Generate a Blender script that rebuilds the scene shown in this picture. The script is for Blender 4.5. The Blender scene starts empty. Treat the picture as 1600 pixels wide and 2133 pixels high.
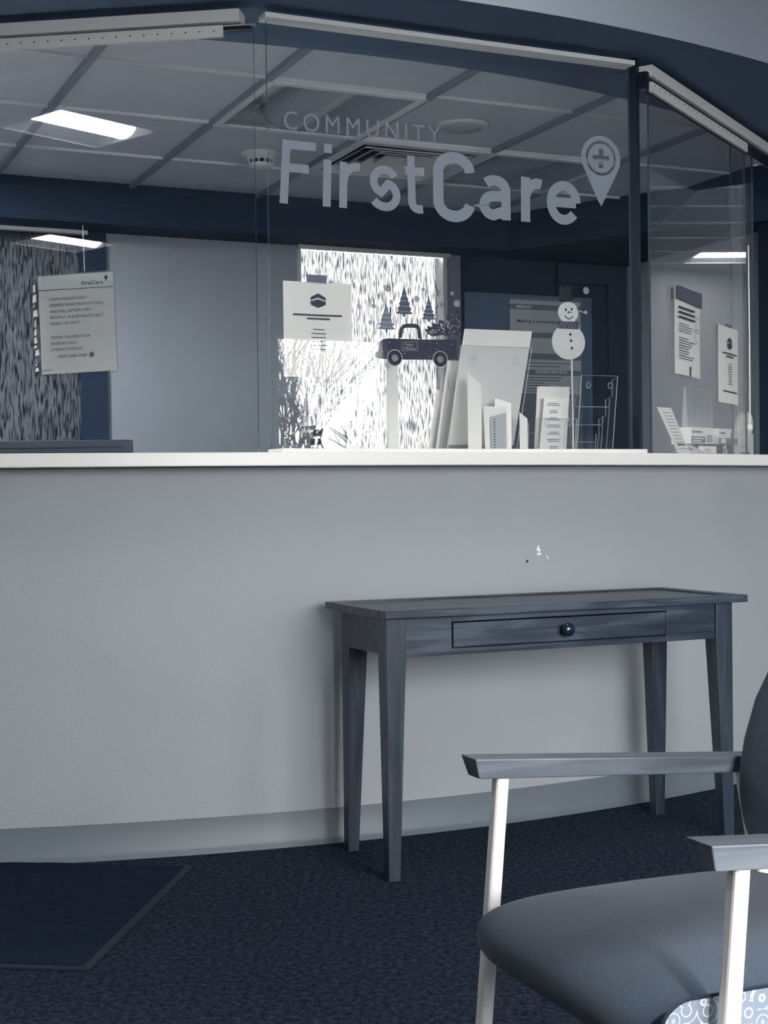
import bpy, math, random
from mathutils import Matrix, Vector
random.seed(7)
scene = bpy.context.scene
COL = scene.collection
PI = math.pi

# ------------------------------------------------------------------ camera, world, exposure
cam_d = bpy.data.cameras.new('camera'); cam = bpy.data.objects.new('camera', cam_d); COL.objects.link(cam)
cam_d.sensor_fit = 'VERTICAL'; cam_d.sensor_height = 36; cam_d.lens = 3029/2133*36; cam_d.clip_start = .05
PITCH, ROLL, EYE = .011, .012, 1.045
def _axis(x, f, up):
    return Vector((x, f*math.cos(PITCH)+up*math.sin(PITCH), -f*math.sin(PITCH)+up*math.cos(PITCH)))
cx_ = _axis(math.cos(ROLL), 0, -math.sin(ROLL)); cy_ = _axis(math.sin(ROLL), 0, math.cos(ROLL)); cz_ = _axis(0, -1, 0)
m = Matrix.Identity(4)
for i, v in enumerate((cx_, cy_, cz_)):
    for j in range(3): m[j][i] = v[j]
m[2][3] = EYE
cam.matrix_world = m
scene.camera = cam

SKY = 14.0
world = bpy.data.worlds.new('world'); scene.world = world; world.use_nodes = True
bg = world.node_tree.nodes['Background']; bg.inputs[0].default_value = (1, .995, .98, 1); bg.inputs[1].default_value = SKY
vs = scene.view_settings; vs.view_transform = 'Standard'; vs.look = 'None'; vs.exposure = 0.46; vs.gamma = 1; vs.use_curve_mapping = False
try:
    scene.cycles.transparent_max_bounces = 40; scene.cycles.max_bounces = 10
except Exception: pass
OFFICE_FILL_POWER = 135.0    # added troffers, out of view, that fill the office with light
sun_d = bpy.data.lights.new('sun', 'SUN'); sun_d.energy = 3.2; sun_d.angle = math.radians(3.5); sun_d.color = (1, .97, .92)
sun = bpy.data.objects.new('sun', sun_d); COL.objects.link(sun)
sun.matrix_world = Vector((-.342, .94, -.735)).to_track_quat('-Z', 'Y').to_matrix().to_4x4()
LENS_POWER = 19.0        # lit troffer lenses

# ------------------------------------------------------------------ frames
def frame(o, ang):      # upright panel frame: x along the wall, y up, z towards the waiting room
    c, s = math.cos(ang), math.sin(ang)
    return Matrix(((c, 0, s, o[0]), (s, 0, -c, o[1]), (0, 1, 0, o[2] if len(o) > 2 else 0), (0, 0, 0, 1)))
def flat(o, ang=0, tilt=0):   # ground frame: x, y horizontal, z up
    return Matrix.Translation(Vector((o[0], o[1], o[2] if len(o) > 2 else 0))) @ Matrix.Rotation(ang, 4, 'Z')
GA = .424
OFF = flat((-.345, 4.33), GA)                 # office grid frame (a, b, z)
FC = frame((-.345, 4.33), math.atan2(.535, 1.19))            # centre glass facet
FL = frame((-1.148, 4.433), math.atan2(-.113, .75))          # left facet
FR = frame((.881, 4.90), math.atan2(1.23, .753))             # right facet
CX, CY = -1.71, 8.67                           # centre of the curved reception wall
REAR = flat((0, -1.2), GA)                    # rear wall of the waiting room, runs along x

# ------------------------------------------------------------------ materials
def lin(c):
    return tuple((x/12.92 if x <= .04045 else ((x+.055)/1.055)**2.4) for x in (v/255 for v in c))
class NM:
    def __init__(s, name):
        s.m = bpy.data.materials.new(name); s.m.use_nodes = True; s.t = s.m.node_tree; s.n = s.t.nodes
        s.b = s.n['Principled BSDF']; s.out = s.n['Material Output']
    def add(s, t, **k):
        n = s.n.new(t)
        for a, v in k.items(): setattr(n, a, v)
        return n
    def link(s, a, b): s.t.links.new(a, b)
    def coords(s, scale=(1, 1, 1), rot=(0, 0, 0), obj=True):
        tc = s.add('ShaderNodeTexCoord'); mp = s.add('ShaderNodeMapping'); mp.inputs['Scale'].default_value = scale; mp.inputs['Rotation'].default_value = rot
        s.link(tc.outputs['Object'], mp.inputs[0]); return mp.outputs[0]
    def noise(s, vec, scale, detail=3, rough=.5, dist=0):
        n = s.add('ShaderNodeTexNoise'); n.inputs['Scale'].default_value = scale; n.inputs['Detail'].default_value = detail
        n.inputs['Roughness'].default_value = rough; n.inputs['Distortion'].default_value = dist
        if vec: s.link(vec, n.inputs['Vector'])
        return n.outputs['Fac']
    def ramp(s, fac, stops):
        r = s.add('ShaderNodeValToRGB'); e = r.color_ramp.elements
        while len(e) < len(stops): e.new(.5)
        for x, (p, c) in zip(e, stops): x.position = p; x.color = (*c, 1) if len(c) == 3 else c
        s.link(fac, r.inputs[0]); return r.outputs[0]
    def bump(s, fac, strength, dist=.002):
        b = s.add('ShaderNodeBump'); b.inputs['Strength'].default_value = strength; b.inputs['Distance'].default_value = dist
        s.link(fac, b.inputs['Height']); s.link(b.outputs[0], s.b.inputs['Normal']); return b
def mat(name, rgb, rough=.6, metal=0, spec=.5, vary=0, scale=8, bump=0, bscale=120, emit=None, coat=0):
    k = NM(name); c = lin(rgb); k.b.inputs['Base Color'].default_value = (*c, 1)
    k.b.inputs['Roughness'].default_value = rough; k.b.inputs['Metallic'].default_value = metal
    k.b.inputs['Specular IOR Level'].default_value = spec; k.b.inputs['Coat Weight'].default_value = coat
    v = k.coords()
    f = k.noise(v, scale)
    lo = tuple(x*(1-vary) for x in c); hi = tuple(min(1, x*(1+vary)) for x in c)
    k.link(k.ramp(f, [(.3, lo), (.7, hi)]), k.b.inputs['Base Color'])
    if bump: k.bump(k.noise(v, bscale, 2), bump)
    if emit:
        k.b.inputs['Emission Color'].default_value = (*emit[0], 1); k.b.inputs['Emission Strength'].default_value = emit[1]
    return k.m
M = {}
M['wall'] = mat('wall_paint', (166, 172, 177), .75, spec=.25, vary=.03, scale=3, bump=.6, bscale=95)
M['office_wall'] = mat('office_wall_paint', (146, 155, 166), .8, spec=.2, vary=.02)
M['navy_wall'] = mat('navy_wall_paint', (34, 50, 72), .7, spec=.2, vary=.04)
M['soffit'] = mat('soffit_paint_shaded', (92, 110, 134), .85, spec=.1, vary=.02)  # white bulkhead underside in shade, its darkness put into the colour
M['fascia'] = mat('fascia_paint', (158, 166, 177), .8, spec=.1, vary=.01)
M['room_wall'] = mat('room_wall_paint', (185, 188, 192), .8, spec=.2, vary=.02)
M['base'] = mat('vinyl_baseboard', (108, 118, 128), .45, vary=.05, scale=5)
M['counter'] = mat('counter_laminate', (246, 245, 240), .35, vary=.005)
M['tile'] = mat('ceiling_tile', (205, 212, 222), .95, spec=.05, vary=.03, scale=40, bump=.2, bscale=220)
M['tbar_shaded'] = mat('shaded_grid_bar', (128, 138, 152), .5, vary=.01)  # shade on the runner undersides put into the colour
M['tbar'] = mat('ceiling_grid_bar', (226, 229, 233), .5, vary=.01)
M['alu'] = mat('aluminium', (196, 199, 203), .38, metal=.35, vary=.02)
M['dark_metal'] = mat('dark_metal', (30, 42, 60), .45, metal=.4)
M['black'] = mat('black_plastic', (14, 24, 42), .5)
M['paper'] = mat('white_paper', (238, 237, 233), .8, spec=.1, vary=.01)
M['card'] = mat('white_card', (250, 249, 244), .6, spec=.2, vary=.005)
M['ink'] = mat('dark_ink', (58, 68, 86), .8, vary=.05)
M['greyink'] = mat('grey_ink', (104, 110, 122), .8, vary=.05)
M['lightgrey'] = mat('pale_grey', (176, 181, 188), .7, vary=.02)
M['midgrey'] = mat('mid_grey', (112, 120, 134), .7, vary=.04)
M['navy'] = mat('navy_print', (38, 52, 76), .6, vary=.08)
M['decal_dim'] = mat('thin_frosted_vinyl', (118, 128, 141), .7, spec=.1, vary=.01)
M['decal'] = mat('frosted_vinyl', (132, 141, 152), .7, spec=.1, vary=.01)
M['white_paint'] = mat('white_powder_coat', (244, 243, 238), .35, vary=.01)
M['white_plastic'] = mat('white_plastic', (214, 216, 218), .5, vary=.01)
M['lens'] = mat('lit_troffer_lens', (245, 243, 235), .5, emit=((1, .98, .93), LENS_POWER))
M['fill_lens'] = mat('office_fill_lens', (245, 243, 235), .5, emit=((1, .98, .95), OFFICE_FILL_POWER))
M['lens_off'] = mat('unlit_troffer_lens', (150, 158, 170), .35, vary=.02)
M['pan'] = mat('troffer_pan', (150, 158, 170), .5, metal=.1)
M['bark'] = mat('bark', (60, 62, 66), .9, vary=.2)
M['snow'] = mat('snowman_white', (214, 216, 216), .5, vary=.01)
M['black_rub'] = mat('rubber', (16, 30, 52), .8, vary=.1)
M['tissue'] = mat('tissue', (240, 240, 236), .9, spec=.05, vary=.02)
M['plate_inner'] = mat('wheel_hub_grey', (130, 138, 150), .5)
def carpet(name, c0, c1, sc):
    k = NM(name); v = k.coords((1, 1, 1))
    f = k.noise(v, sc, 3, .75); g = k.noise(v, sc*.28, 3, .7)
    mx = k.add('ShaderNodeMath', operation='MULTIPLY'); k.link(f, mx.inputs[0]); k.link(g, mx.inputs[1])
    k.link(k.ramp(mx.outputs[0], [(.17, lin(c0)), (.40, lin(c1))]), k.b.inputs['Base Color'])
    k.b.inputs['Roughness'].default_value = .95; k.b.inputs['Specular IOR Level'].default_value = .1
    k.bump(f, .9, .006); return k.m
M['carpet'] = carpet('carpet', (9, 19, 35), (70, 84, 104), 230)
M['mat'] = carpet('mat_pile', (20, 32, 50), (36, 50, 70), 150)
def wood(name, c0, c1, c2, rough=.35):
    k = NM(name); v = k.coords((1.2, 14, 14))
    n = k.noise(v, 2.2, 6, .6, .6)
    w = k.coords((3, 3, 3)); n2 = k.noise(w, 1.2, 2)
    mx = k.add('ShaderNodeMath', operation='ADD'); k.link(n, mx.inputs[0])
    m2 = k.add('ShaderNodeMath', operation='MULTIPLY'); m2.inputs[1].default_value = .4; k.link(n2, m2.inputs[0]); k.link(m2.outputs[0], mx.inputs[1])
    k.link(k.ramp(mx.outputs[0], [(.5, lin(c0)), (.68, lin(c1)), (.85, lin(c2))]), k.b.inputs['Base Color'])
    k.b.inputs['Roughness'].default_value = rough; k.bump(n, .12, .001); return k.m
M['wood'] = wood('stained_wood', (28, 38, 52), (48, 59, 74), (76, 88, 102))
M['woodleg'] = M['wood']
M['armwood'] = wood('arm_wood', (84, 92, 102), (106, 114, 124), (124, 131, 140), .4)
# vertical-grain variant for legs
def wood_v():
    k = NM('stained_wood_upright'); v = k.coords((14, 14, 1.2)); n = k.noise(v, 2.2, 6, .6, .6)
    k.link(k.ramp(n, [(.3, lin((34, 43, 56))), (.52, lin((52, 62, 76))), (.75, lin((76, 86, 100)))]), k.b.inputs['Base Color'])
    k.b.inputs['Roughness'].default_value = .35; k.bump(n, .12, .001); return k.m
M['wood_v'] = wood_v()
def fabric(name, c0, c1, swirl=False):
    k = NM(name); v = k.coords(); n = k.noise(v, 420, 2)
    if swirl:
        wv = k.add('ShaderNodeTexVoronoi'); wv.feature = 'DISTANCE_TO_EDGE'; wv.inputs['Scale'].default_value = 34
        d = k.add('ShaderNodeTexVoronoi'); d.inputs['Scale'].default_value = 42
        k.link(v, wv.inputs['Vector']); k.link(v, d.inputs['Vector'])
        a = k.ramp(d.outputs['Distance'], [(.40, (0, 0, 0)), (.46, (1, 1, 1))])
        s = k.add('ShaderNodeMath', operation='SINE'); mu = k.add('ShaderNodeMath', operation='MULTIPLY'); mu.inputs[1].default_value = 22
        k.link(d.outputs['Distance'], mu.inputs[0]); k.link(mu.outputs[0], s.inputs[0])
        k.link(k.ramp(s.outputs[0], [(.80, lin(c0)), (.93, lin(c1))]), k.b.inputs['Base Color'])
    else:
        k.link(k.ramp(n, [(.35, lin(c0)), (.65, lin(c1))]), k.b.inputs['Base Color'])
    k.b.inputs['Roughness'].default_value = .95; k.b.inputs['Specular IOR Level'].default_value = .15
    k.b.inputs['Sheen Weight'].default_value = .15; k.bump(n, .3, .001); return k.m
M['fabric'] = fabric('charcoal_upholstery', (58, 71, 87), (69, 82, 98))
M['pattern'] = fabric('swirl_upholstery', (112, 122, 136), (178, 182, 186), True)
def glassmat(name, tint, ior=1.5, rough=0.0, extra=0):
    k = NM(name); k.n.remove(k.b)
    tr = k.add('ShaderNodeBsdfTransparent'); tr.inputs[0].default_value = (*tint, 1)
    gl = k.add('ShaderNodeBsdfAnisotropic') if False else k.add('ShaderNodeBsdfGlossy'); gl.inputs['Roughness'].default_value = rough
    geo = k.add('ShaderNodeNewGeometry'); mx = k.add('ShaderNodeMix'); mx.inputs['A'].default_value = ior; mx.inputs['B'].default_value = 1/ior
    k.link(geo.outputs['Backfacing'], mx.inputs['Factor'])
    fr = k.add('ShaderNodeFresnel'); k.link(mx.outputs[0], fr.inputs['IOR'])
    f = fr.outputs[0]
    if extra:
        ad = k.add('ShaderNodeMath', operation='ADD'); ad.inputs[1].default_value = extra; k.link(f, ad.inputs[0]); f = ad.outputs[0]
    ms = k.add('ShaderNodeMixShader'); k.link(f, ms.inputs[0]); k.link(tr.outputs[0], ms.inputs[1]); k.link(gl.outputs[0], ms.inputs[2])
    k.link(ms.outputs[0], k.out.inputs[0]); return k.m
M['glass'] = glassmat('clear_glass', (.985, .988, .99))
M['glass_rear'] = glassmat('clear_glass_rear', (.985, .988, .99), 1.38)
M['acrylic'] = glassmat('clear_acrylic', (.965, .972, .98), 1.33, .05)
M['sleeve'] = glassmat('plastic_sleeve', (.93, .94, .95), 1.5, .12)
M['glass_edge'] = mat('glass_edge', (60, 80, 92), .12, spec=.8)
M['acrylic_edge'] = mat('acrylic_edge', (196, 204, 210), .2)
def rain(name, lo, hi, diffuse):
    k = NM(name); k.n.remove(k.b)
    v = k.coords((1, 1, .11)); n = k.noise(v, 150, 2, .5, .12); n2 = k.noise(k.coords((1, 1, .6)), 5, 2)
    ad = k.add('ShaderNodeMath', operation='ADD'); sc = k.add('ShaderNodeMath', operation='MULTIPLY'); sc.inputs[1].default_value = .06
    k.link(n2, sc.inputs[0]); k.link(n, ad.inputs[0]); k.link(sc.outputs[0], ad.inputs[1])
    c = k.ramp(ad.outputs[0], [(.39, lo), (.46, tuple(x*.7 for x in hi)), (.58, hi)])
    tr = k.add('ShaderNodeBsdfTransparent'); k.link(c, tr.inputs[0])
    df = k.add('ShaderNodeBsdfDiffuse'); k.link(k.ramp(ad.outputs[0], [(.44, (.03, .05, .08)), (.56, (.30, .34, .39))]), df.inputs[0])
    ms = k.add('ShaderNodeMixShader'); ms.inputs[0].default_value = diffuse
    k.link(tr.outputs[0], ms.inputs[1]); k.link(df.outputs[0], ms.inputs[2]); k.link(ms.outputs[0], k.out.inputs[0]); return k.m
M['rain_bright'] = rain('rain_glass', (.05, .06, .08), (.34, .34, .335), .2)
M['rain_dark'] = rain('rain_glass_dim', (.16, .19, .24), (.86, .88, .9), .35)

# ------------------------------------------------------------------ mesh helper
class MB:
    def __init__(s): s.v = []; s.f = []; s.mi = []; s.cur = 0
    def addv(s, pts):
        i = len(s.v); s.v += [tuple(p) for p in pts]; return i
    def face(s, idx): s.f.append(tuple(idx)); s.mi.append(s.cur)
    def hexa(s, p):        # 8 points: bottom 4 (ccw), top 4
        i = s.addv(p)
        for q in ((3, 2, 1, 0), (4, 5, 6, 7), (0, 1, 5, 4), (1, 2, 6, 5), (2, 3, 7, 6), (3, 0, 4, 7)): s.face([i+j for j in q])
        return s
    def box(s, x0, x1, y0, y1, z0, z1):
        return s.hexa([(x0, y0, z0), (x1, y0, z0), (x1, y1, z0), (x0, y1, z0), (x0, y0, z1), (x1, y0, z1), (x1, y1, z1), (x0, y1, z1)])
    def quad(s, *p):
        i = s.addv(p); s.face(range(i, i+len(p))); return s
    def poly(s, pts, z0, z1=None, T=None):    # 2-D outline (x, y) extruded in z
        if z1 is None: z1 = z0
        n = len(pts)
        a = sum(pts[k][0]*pts[(k+1) % n][1]-pts[(k+1) % n][0]*pts[k][1] for k in range(n))
        if a < 0: pts = pts[::-1]
        i = s.addv([(x, y, z1) for x, y in pts]); s.face(range(i, i+n))
        if z1 != z0:
            j = s.addv([(x, y, z0) for x, y in pts]); s.face([j+n-1-k for k in range(n)])
            for k in range(n): s.face([j+k, j+(k+1) % n, i+(k+1) % n, i+k])
        return s
    def disc(s, x, y, r, z0, z1, n=24, ry=None):
        return s.poly([(x+r*math.cos(2*PI*k/n), y+(ry or r)*math.sin(2*PI*k/n)) for k in range(n)], z0, z1)
    def tube(s, pts, r, n=12, cap=True):
        rs = r if isinstance(r, (list, tuple)) else [r]*len(pts)
        P = [Vector(p) for p in pts]; rings = []
        for k, p in enumerate(P):
            d = (P[min(k+1, len(P)-1)]-P[max(k-1, 0)]).normalized()
            a = d.orthogonal().normalized() if k == 0 else (a - d*a.dot(d)).normalized()
            b = d.cross(a)
            rings.append(s.addv([p+(a*math.cos(2*PI*q/n)+b*math.sin(2*PI*q/n))*rs[k] for q in range(n)]))
        for k in range(len(P)-1):
            for q in range(n): s.face([rings[k]+q, rings[k]+(q+1) % n, rings[k+1]+(q+1) % n, rings[k+1]+q])
        if cap: s.face([rings[0]+n-1-q for q in range(n)]); s.face([rings[-1]+q for q in range(n)])
        return s
    def lathe(s, prof, n=32, axis='z', o=(0, 0, 0)):     # prof: (radius, height)
        rings = []
        for r, h in prof:
            pts = []
            for q in range(n):
                a = 2*PI*q/n; u, w = r*math.cos(a), r*math.sin(a)
                p = (u, w, h) if axis == 'z' else ((u, -h, w))
                pts.append((p[0]+o[0], p[1]+o[1], p[2]+o[2]))
            rings.append(s.addv(pts))
        for k in range(len(prof)-1):
            for q in range(n): s.face([rings[k]+q, rings[k]+(q+1) % n, rings[k+1]+(q+1) % n, rings[k+1]+q])
        s.face([rings[0]+n-1-q for q in range(n)]); s.face([rings[-1]+q for q in range(n)])
        return s
    def text(s, body, x, y, h, z, width=None, bold=0, depth=0, align='LEFT', space=1):   # h = cap height
        cu = bpy.data.curves.new('t', 'FONT'); cu.body = body; cu.size = 1; cu.offset = bold; cu.extrude = 0
        cu.resolution_u = 4; cu.space_character = space
        ob = bpy.data.objects.new('t', cu); COL.objects.link(ob)
        dg = bpy.context.evaluated_depsgraph_get(); dg.update()
        me = ob.evaluated_get(dg).to_mesh()
        xs = [v.co.x for v in me.vertices]
        capt = .73
        sc = h/capt; w = max(xs)-min(xs); sx = sc if width is None else width/w; x0 = min(xs)
        ox = x - x0*sx if align == 'LEFT' else x-(x0+w/2)*sx
        i = s.addv([(v.co.x*sx+ox, v.co.y*sc+y, z) for v in me.vertices])
        for p in me.polygons: s.face([i+j for j in p.vertices])
        ob.evaluated_get(dg).to_mesh_clear(); bpy.data.objects.remove(ob); bpy.data.curves.remove(cu)
        return s
    def lines(s, x0, x1, y, n, dy, z, h=.002, jitter=.3, center=False):
        for k in range(n):
            w = (x1-x0)*(1-jitter*random.random())
            a = (x0+x1-w)/2 if center else x0
            s.poly([(a, y-k*dy), (a+w, y-k*dy), (a+w, y-k*dy+h), (a, y-k*dy+h)], z)
        return s
    def build(s, name, mats, parent=None, mw=None, smooth=False, bevel=0, tag=None, kind=None, label=None, seg=2):
        me = bpy.data.meshes.new(name); me.from_pydata(s.v, [], s.f)
        if not isinstance(mats, (list, tuple)): mats = [mats]
        for q in mats: me.materials.append(q)
        for p, mi in zip(me.polygons, s.mi): p.material_index = mi; p.use_smooth = smooth
        me.update()
        o = bpy.data.objects.new(name, me); COL.objects.link(o)
        if parent: o.parent = parent
        if mw is not None: o.matrix_world = mw if not parent else o.matrix_world; 
        if mw is not None and parent: o.matrix_local = mw
        if bevel:
            b = o.modifiers.new('bevel', 'BEVEL'); b.width = bevel; b.segments = seg; b.limit_method = 'ANGLE'; b.angle_limit = .6
        if tag: settag(o, *tag)
        if kind: o['kind'] = kind
        if label: o['label'] = label
        return o
def settag(o, label, cat, group=None):
    o['label'] = label; o['category'] = cat
    if group: o['group'] = group
def thing(name, label, cat, mw, group=None):
    o = bpy.data.objects.new(name, None); COL.objects.link(o); o.matrix_world = mw; o.empty_display_size = .05
    settag(o, label, cat, group); return o
def copy_tree(o, mw=None, parent=None):
    c = o.copy(); COL.objects.link(c)
    if parent: c.parent = parent
    if mw is not None: c.matrix_world = mw
    for ch in o.children: copy_tree(ch, None, c)
    return c
T = Matrix.Translation
def on(F, x, y, z=0): return F @ T(Vector((x, y, z)))

# ================================================================== STRUCTURE
def arc(R, a0, a1, n): return [(CX+R*math.sin(a0+(a1-a0)*k/n), CY-R*math.cos(a0+(a1-a0)*k/n)) for k in range(n+1)]
A0, A1 = math.radians(-32), math.radians(62)
def ring(R0, R1, z0, z1, a0=A0, a1=A1, n=96):
    b = MB(); o = arc(R1, a0, a1, n); i = arc(R0, a0, a1, n)
    for k in range(n):
        b.hexa([(*o[k], z0), (*o[k+1], z0), (*i[k+1], z0), (*i[k], z0), (*o[k], z1), (*o[k+1], z1), (*i[k+1], z1), (*i[k], z1)])
    # keep only outer shell faces
    keep = []; 
    for k, f in enumerate(b.f):
        r = k % 6
        seg = k//6
        if (r == 3 and seg != n-1) or (r == 5 and seg != 0): continue
        keep.append(k)
    b.f = [b.f[k] for k in keep]; b.mi = [0]*len(b.f)
    return b
def weld(o):
    import bmesh
    bm = bmesh.new(); bm.from_mesh(o.data); bmesh.ops.remove_doubles(bm, verts=bm.verts, dist=1e-5)
    for e in bm.edges:
        if len(e.link_faces) == 2 and e.calc_face_angle(0) > .6: e.smooth = False
    for f in bm.faces: f.smooth = True
    bm.to_mesh(o.data); bm.free(); return o
fl = MB().quad((-9, -6, 0), (9.5, -6, 0), (9.5, 14, 0), (-9, 14, 0)).build('floor', M['carpet'], kind='structure')
weld(ring(4.43, 4.55, 0, 1.135).build('wall_reception', M['wall'], kind='structure'))
# baseboard with a small toe
b = MB(); n = 96
prof = [(4.552, .104), (4.556, .104), (4.557, .02), (4.563, .010), (4.572, .001)]
rows = [b.addv([(*p, z) for p in arc(R, A0, A1, n)]) for R, z in prof]
for r in range(len(rows)-1):
    for k in range(n): b.face([rows[r]+k, rows[r+1]+k, rows[r+1]+k+1, rows[r]+k+1])
weld(b.build('baseboard_reception', M['base'], kind='structure'))
# bulkhead: underside and fascia
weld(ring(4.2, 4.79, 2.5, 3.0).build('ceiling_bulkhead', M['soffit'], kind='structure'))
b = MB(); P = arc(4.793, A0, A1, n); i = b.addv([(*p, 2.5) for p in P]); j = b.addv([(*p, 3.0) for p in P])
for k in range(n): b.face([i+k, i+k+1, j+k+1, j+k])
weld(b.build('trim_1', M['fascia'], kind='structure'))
# office ceiling: tiles + grid
LA = [-.337+.630*k for k in range(-5, 6)]; LB = [.758+.659*k for k in range(-3, 4)]
SKIP = {(.293, .758), (1.553, 1.417), (.923, 1.417), (-2.227, .758), (-1.597, 1.417)}
def isin(a, bb): return any(abs(a-x) < .01 and abs(bb-y) < .01 for x, y in SKIP)
def outside(x, y):     # tile lies beyond the bulkhead, out over the waiting room
    for q in ((x, y), (x+.63, y), (x+.63, y+.659), (x, y+.659)):
        p = OFF @ Vector((*q, 0))
        if math.hypot(p.x-CX, p.y-CY) > 4.77: return True
    return False
b = MB()
for x in LA[:-1]:
    for y in LB[:-1]:
        if isin(x, y): continue
        if y > 2.65: continue
        if outside(x, y): continue
        b.quad((x, y, 2.530), (x, y+.659, 2.530), (x+.63, y+.659, 2.530), (x+.63, y, 2.530))
b.build('ceiling_office', M['tile'], mw=OFF, kind='structure')
MB().box(LA[0], LA[-1], .35, LB[-1], 2.75, 2.78).build('ceiling_office_deck', M['soffit'], mw=OFF, kind='structure')
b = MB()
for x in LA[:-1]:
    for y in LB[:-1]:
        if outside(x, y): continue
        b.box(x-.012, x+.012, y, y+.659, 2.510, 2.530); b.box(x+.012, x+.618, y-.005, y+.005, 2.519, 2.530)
b.mi = [1 if (k//6) % 2 else 0 for k in range(len(b.f))]; b.build('trim_2', [M['tbar_shaded'], M['tbar']], mw=OFF, kind='structure')  # runners darkened, cross tees whitened: shade and light put into the colours
# office back soffit and walls
b = MB().box(-3.2, 2.32, 2.66, 2.9, 2.335, 2.6); b.poly([(2.32, 2.9), (2.32, 2.66), (2.72, 1.9), (3.33, 1.15), (3.33, 2.9)], 2.335, 2.6)
b.build('ceiling_soffit', M['navy_wall'], mw=OFF, kind='structure')
def wallpanel(name, F, x0, x1, y0, y1, z0, z1, mt, holes=()):
    # box wall in the xz plane of F with rectangular openings (a0, a1, h0, h1), one mesh
    b = MB(); xs = sorted({x0, x1, *[h[0] for h in holes], *[h[1] for h in holes]})
    for a, c in zip(xs[:-1], xs[1:]):
        hs = [h for h in holes if h[0] <= a+1e-6 and h[1] >= c-1e-6]
        if not hs: b.box(a, c, y0, y1, z0, z1)
        else:
            h = hs[0]
            if h[2] > z0: b.box(a, c, y0, y1, z0, h[2])
            if h[3] < z1: b.box(a, c, y0, y1, h[3], z1)
    return b.build(name, mt, mw=F, kind='structure')
W1, W2 = (-.9, .125, .35, 2.345), (1.215, 2.075, .35, 2.345)
wallpanel('wall_office_back', OFF, -3.2, 2.085, 2.9, 3.02, 0, 2.34, M['office_wall'], (W1, W2))
wallpanel('wall_office_accent', OFF, 2.085, 3.34, 2.9, 3.02, 0, 2.34, M['navy_wall'])
wallpanel('wall_office_side', OFF, 3.22, 3.34, 1.25, 2.9, 0, 2.7, M['office_wall'])
wallpanel('wall_office_left', OFF, -3.2, -3.08, 1.8, 2.9, 0, 2.7, M['office_wall'])
# added dark box that blocks the sky behind the left textured window
wallpanel('wall_sky_block', OFF, -1.6, .9, 4.0, 4.1, 0, 2.6, M['navy_wall'])
wallpanel('wall_sky_block_left', OFF, -1.6, -1.5, 3.02, 4.0, 0, 2.6, M['navy_wall'])
wallpanel('wall_sky_block_right', OFF, .8, .9, 3.02, 4.0, 0, 2.6, M['navy_wall'])
MB().box(-1.6, .9, 3.02, 4.1, 2.6, 2.65).build('ceiling_sky_block', M['navy_wall'], mw=OFF, kind='structure')
def office_window(nm, W, rm, fm):
    o = MB().box(W[0]+.02, W[1]-.02, 2.955, 2.961, W[2]+.02, W[3]-.02).build(nm, rm, mw=OFF, kind='structure')
    f = MB()
    f.box(W[0], W[0]+.022, 2.90, 3.0, W[2], W[3]); f.box(W[1]-.022, W[1], 2.90, 3.0, W[2], W[3]); f.box(W[0], W[1], 2.90, 3.0, W[2], W[2]+.022)
    f.build('window_frame', fm, o)
    h = MB().box(W[0]-.004, W[1]+.004, 2.86, 2.90, W[3]-.028, W[3]+.008); h.build('window_header', M['alu'], o)
    return o
office_window('window_1', W1, M['rain_dark'], M['navy_wall'])
office_window('window_2', W2, M['rain_bright'], M['alu'])
MB().box(.125, .222, 2.885, 2.9, .2, 2.345).build('trim_3', M['navy_wall'], mw=OFF, kind='structure')
MB().box(2.078, 2.15, 2.885, 2.9, .2, 2.345).build('trim_4', M['midgrey'], mw=OFF, kind='structure')
# dark door casing in the far corner of the office
b = MB(); b.box(2.75, 3.2, 2.87, 2.9, 2.22, 2.33); b.box(3.08, 3.2, 2.87, 2.9, 0, 2.22); b.box(2.75, 2.83, 2.88, 2.9, 2.0, 2.22)
b.build('trim_5', M['navy_wall'], mw=OFF, kind='structure')
# glass-line posts
def post(F, x, w=.03, d=.05, nm='trim_6', mt=None):
    MB().box(x-w/2, x+w/2, 1.175, 2.5, -d/2-.02, d/2-.02).build(nm, mt or M['dark_metal'], mw=F, kind='structure')
post(FR, -.02, .028, .03)
MB().box(3.10, 3.215, 1.12, 1.59, 0, 2.7).build('trim_7', M['navy_wall'], mw=OFF, kind='structure')
# waiting room shell
WA = (3.845, 4.70, .55, 2.17); WB = (1.10, 3.40, .35, 2.45)
wallpanel('wall_rear', REAR, -8.3, 8.6, -.14, 0, 0, 3.0, M['room_wall'], (WB, WA))
wallpanel('wall_west', flat((-7.6, -4.6), PI/2), 0, 12, 0, .12, 0, 3.0, M['navy_wall'])
EA = math.atan2(9.6, -.95)
wallpanel('wall_east', flat((7.85, 2.2), EA), 0, 10.5, -.12, 0, 0, 3.0, M['room_wall'])
wallpanel('wall_north', flat((-7.6, 9.5), .15), 0, 1.2, 0, .12, 0, 3.0, M['room_wall'])
wallpanel('wall_north_right', flat((1.2, 9.6), .22), 0, 6.2, 0, .12, 0, 3.0, M['room_wall'])
wallpanel('wall_north_left', flat((-7.6, 6.6), 0), 0, 3.2, 0, .12, 0, 3.0, M['room_wall'])
wallpanel('wall_office_outside', OFF, 3.4, 3.5, 1.0, 3.4, 0, 3.0, M['room_wall'])
b = MB().quad((-9, -6, 3.0), (-9, 14, 3.0), (9.5, 14, 3.0), (9.5, -6, 3.0))
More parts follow.
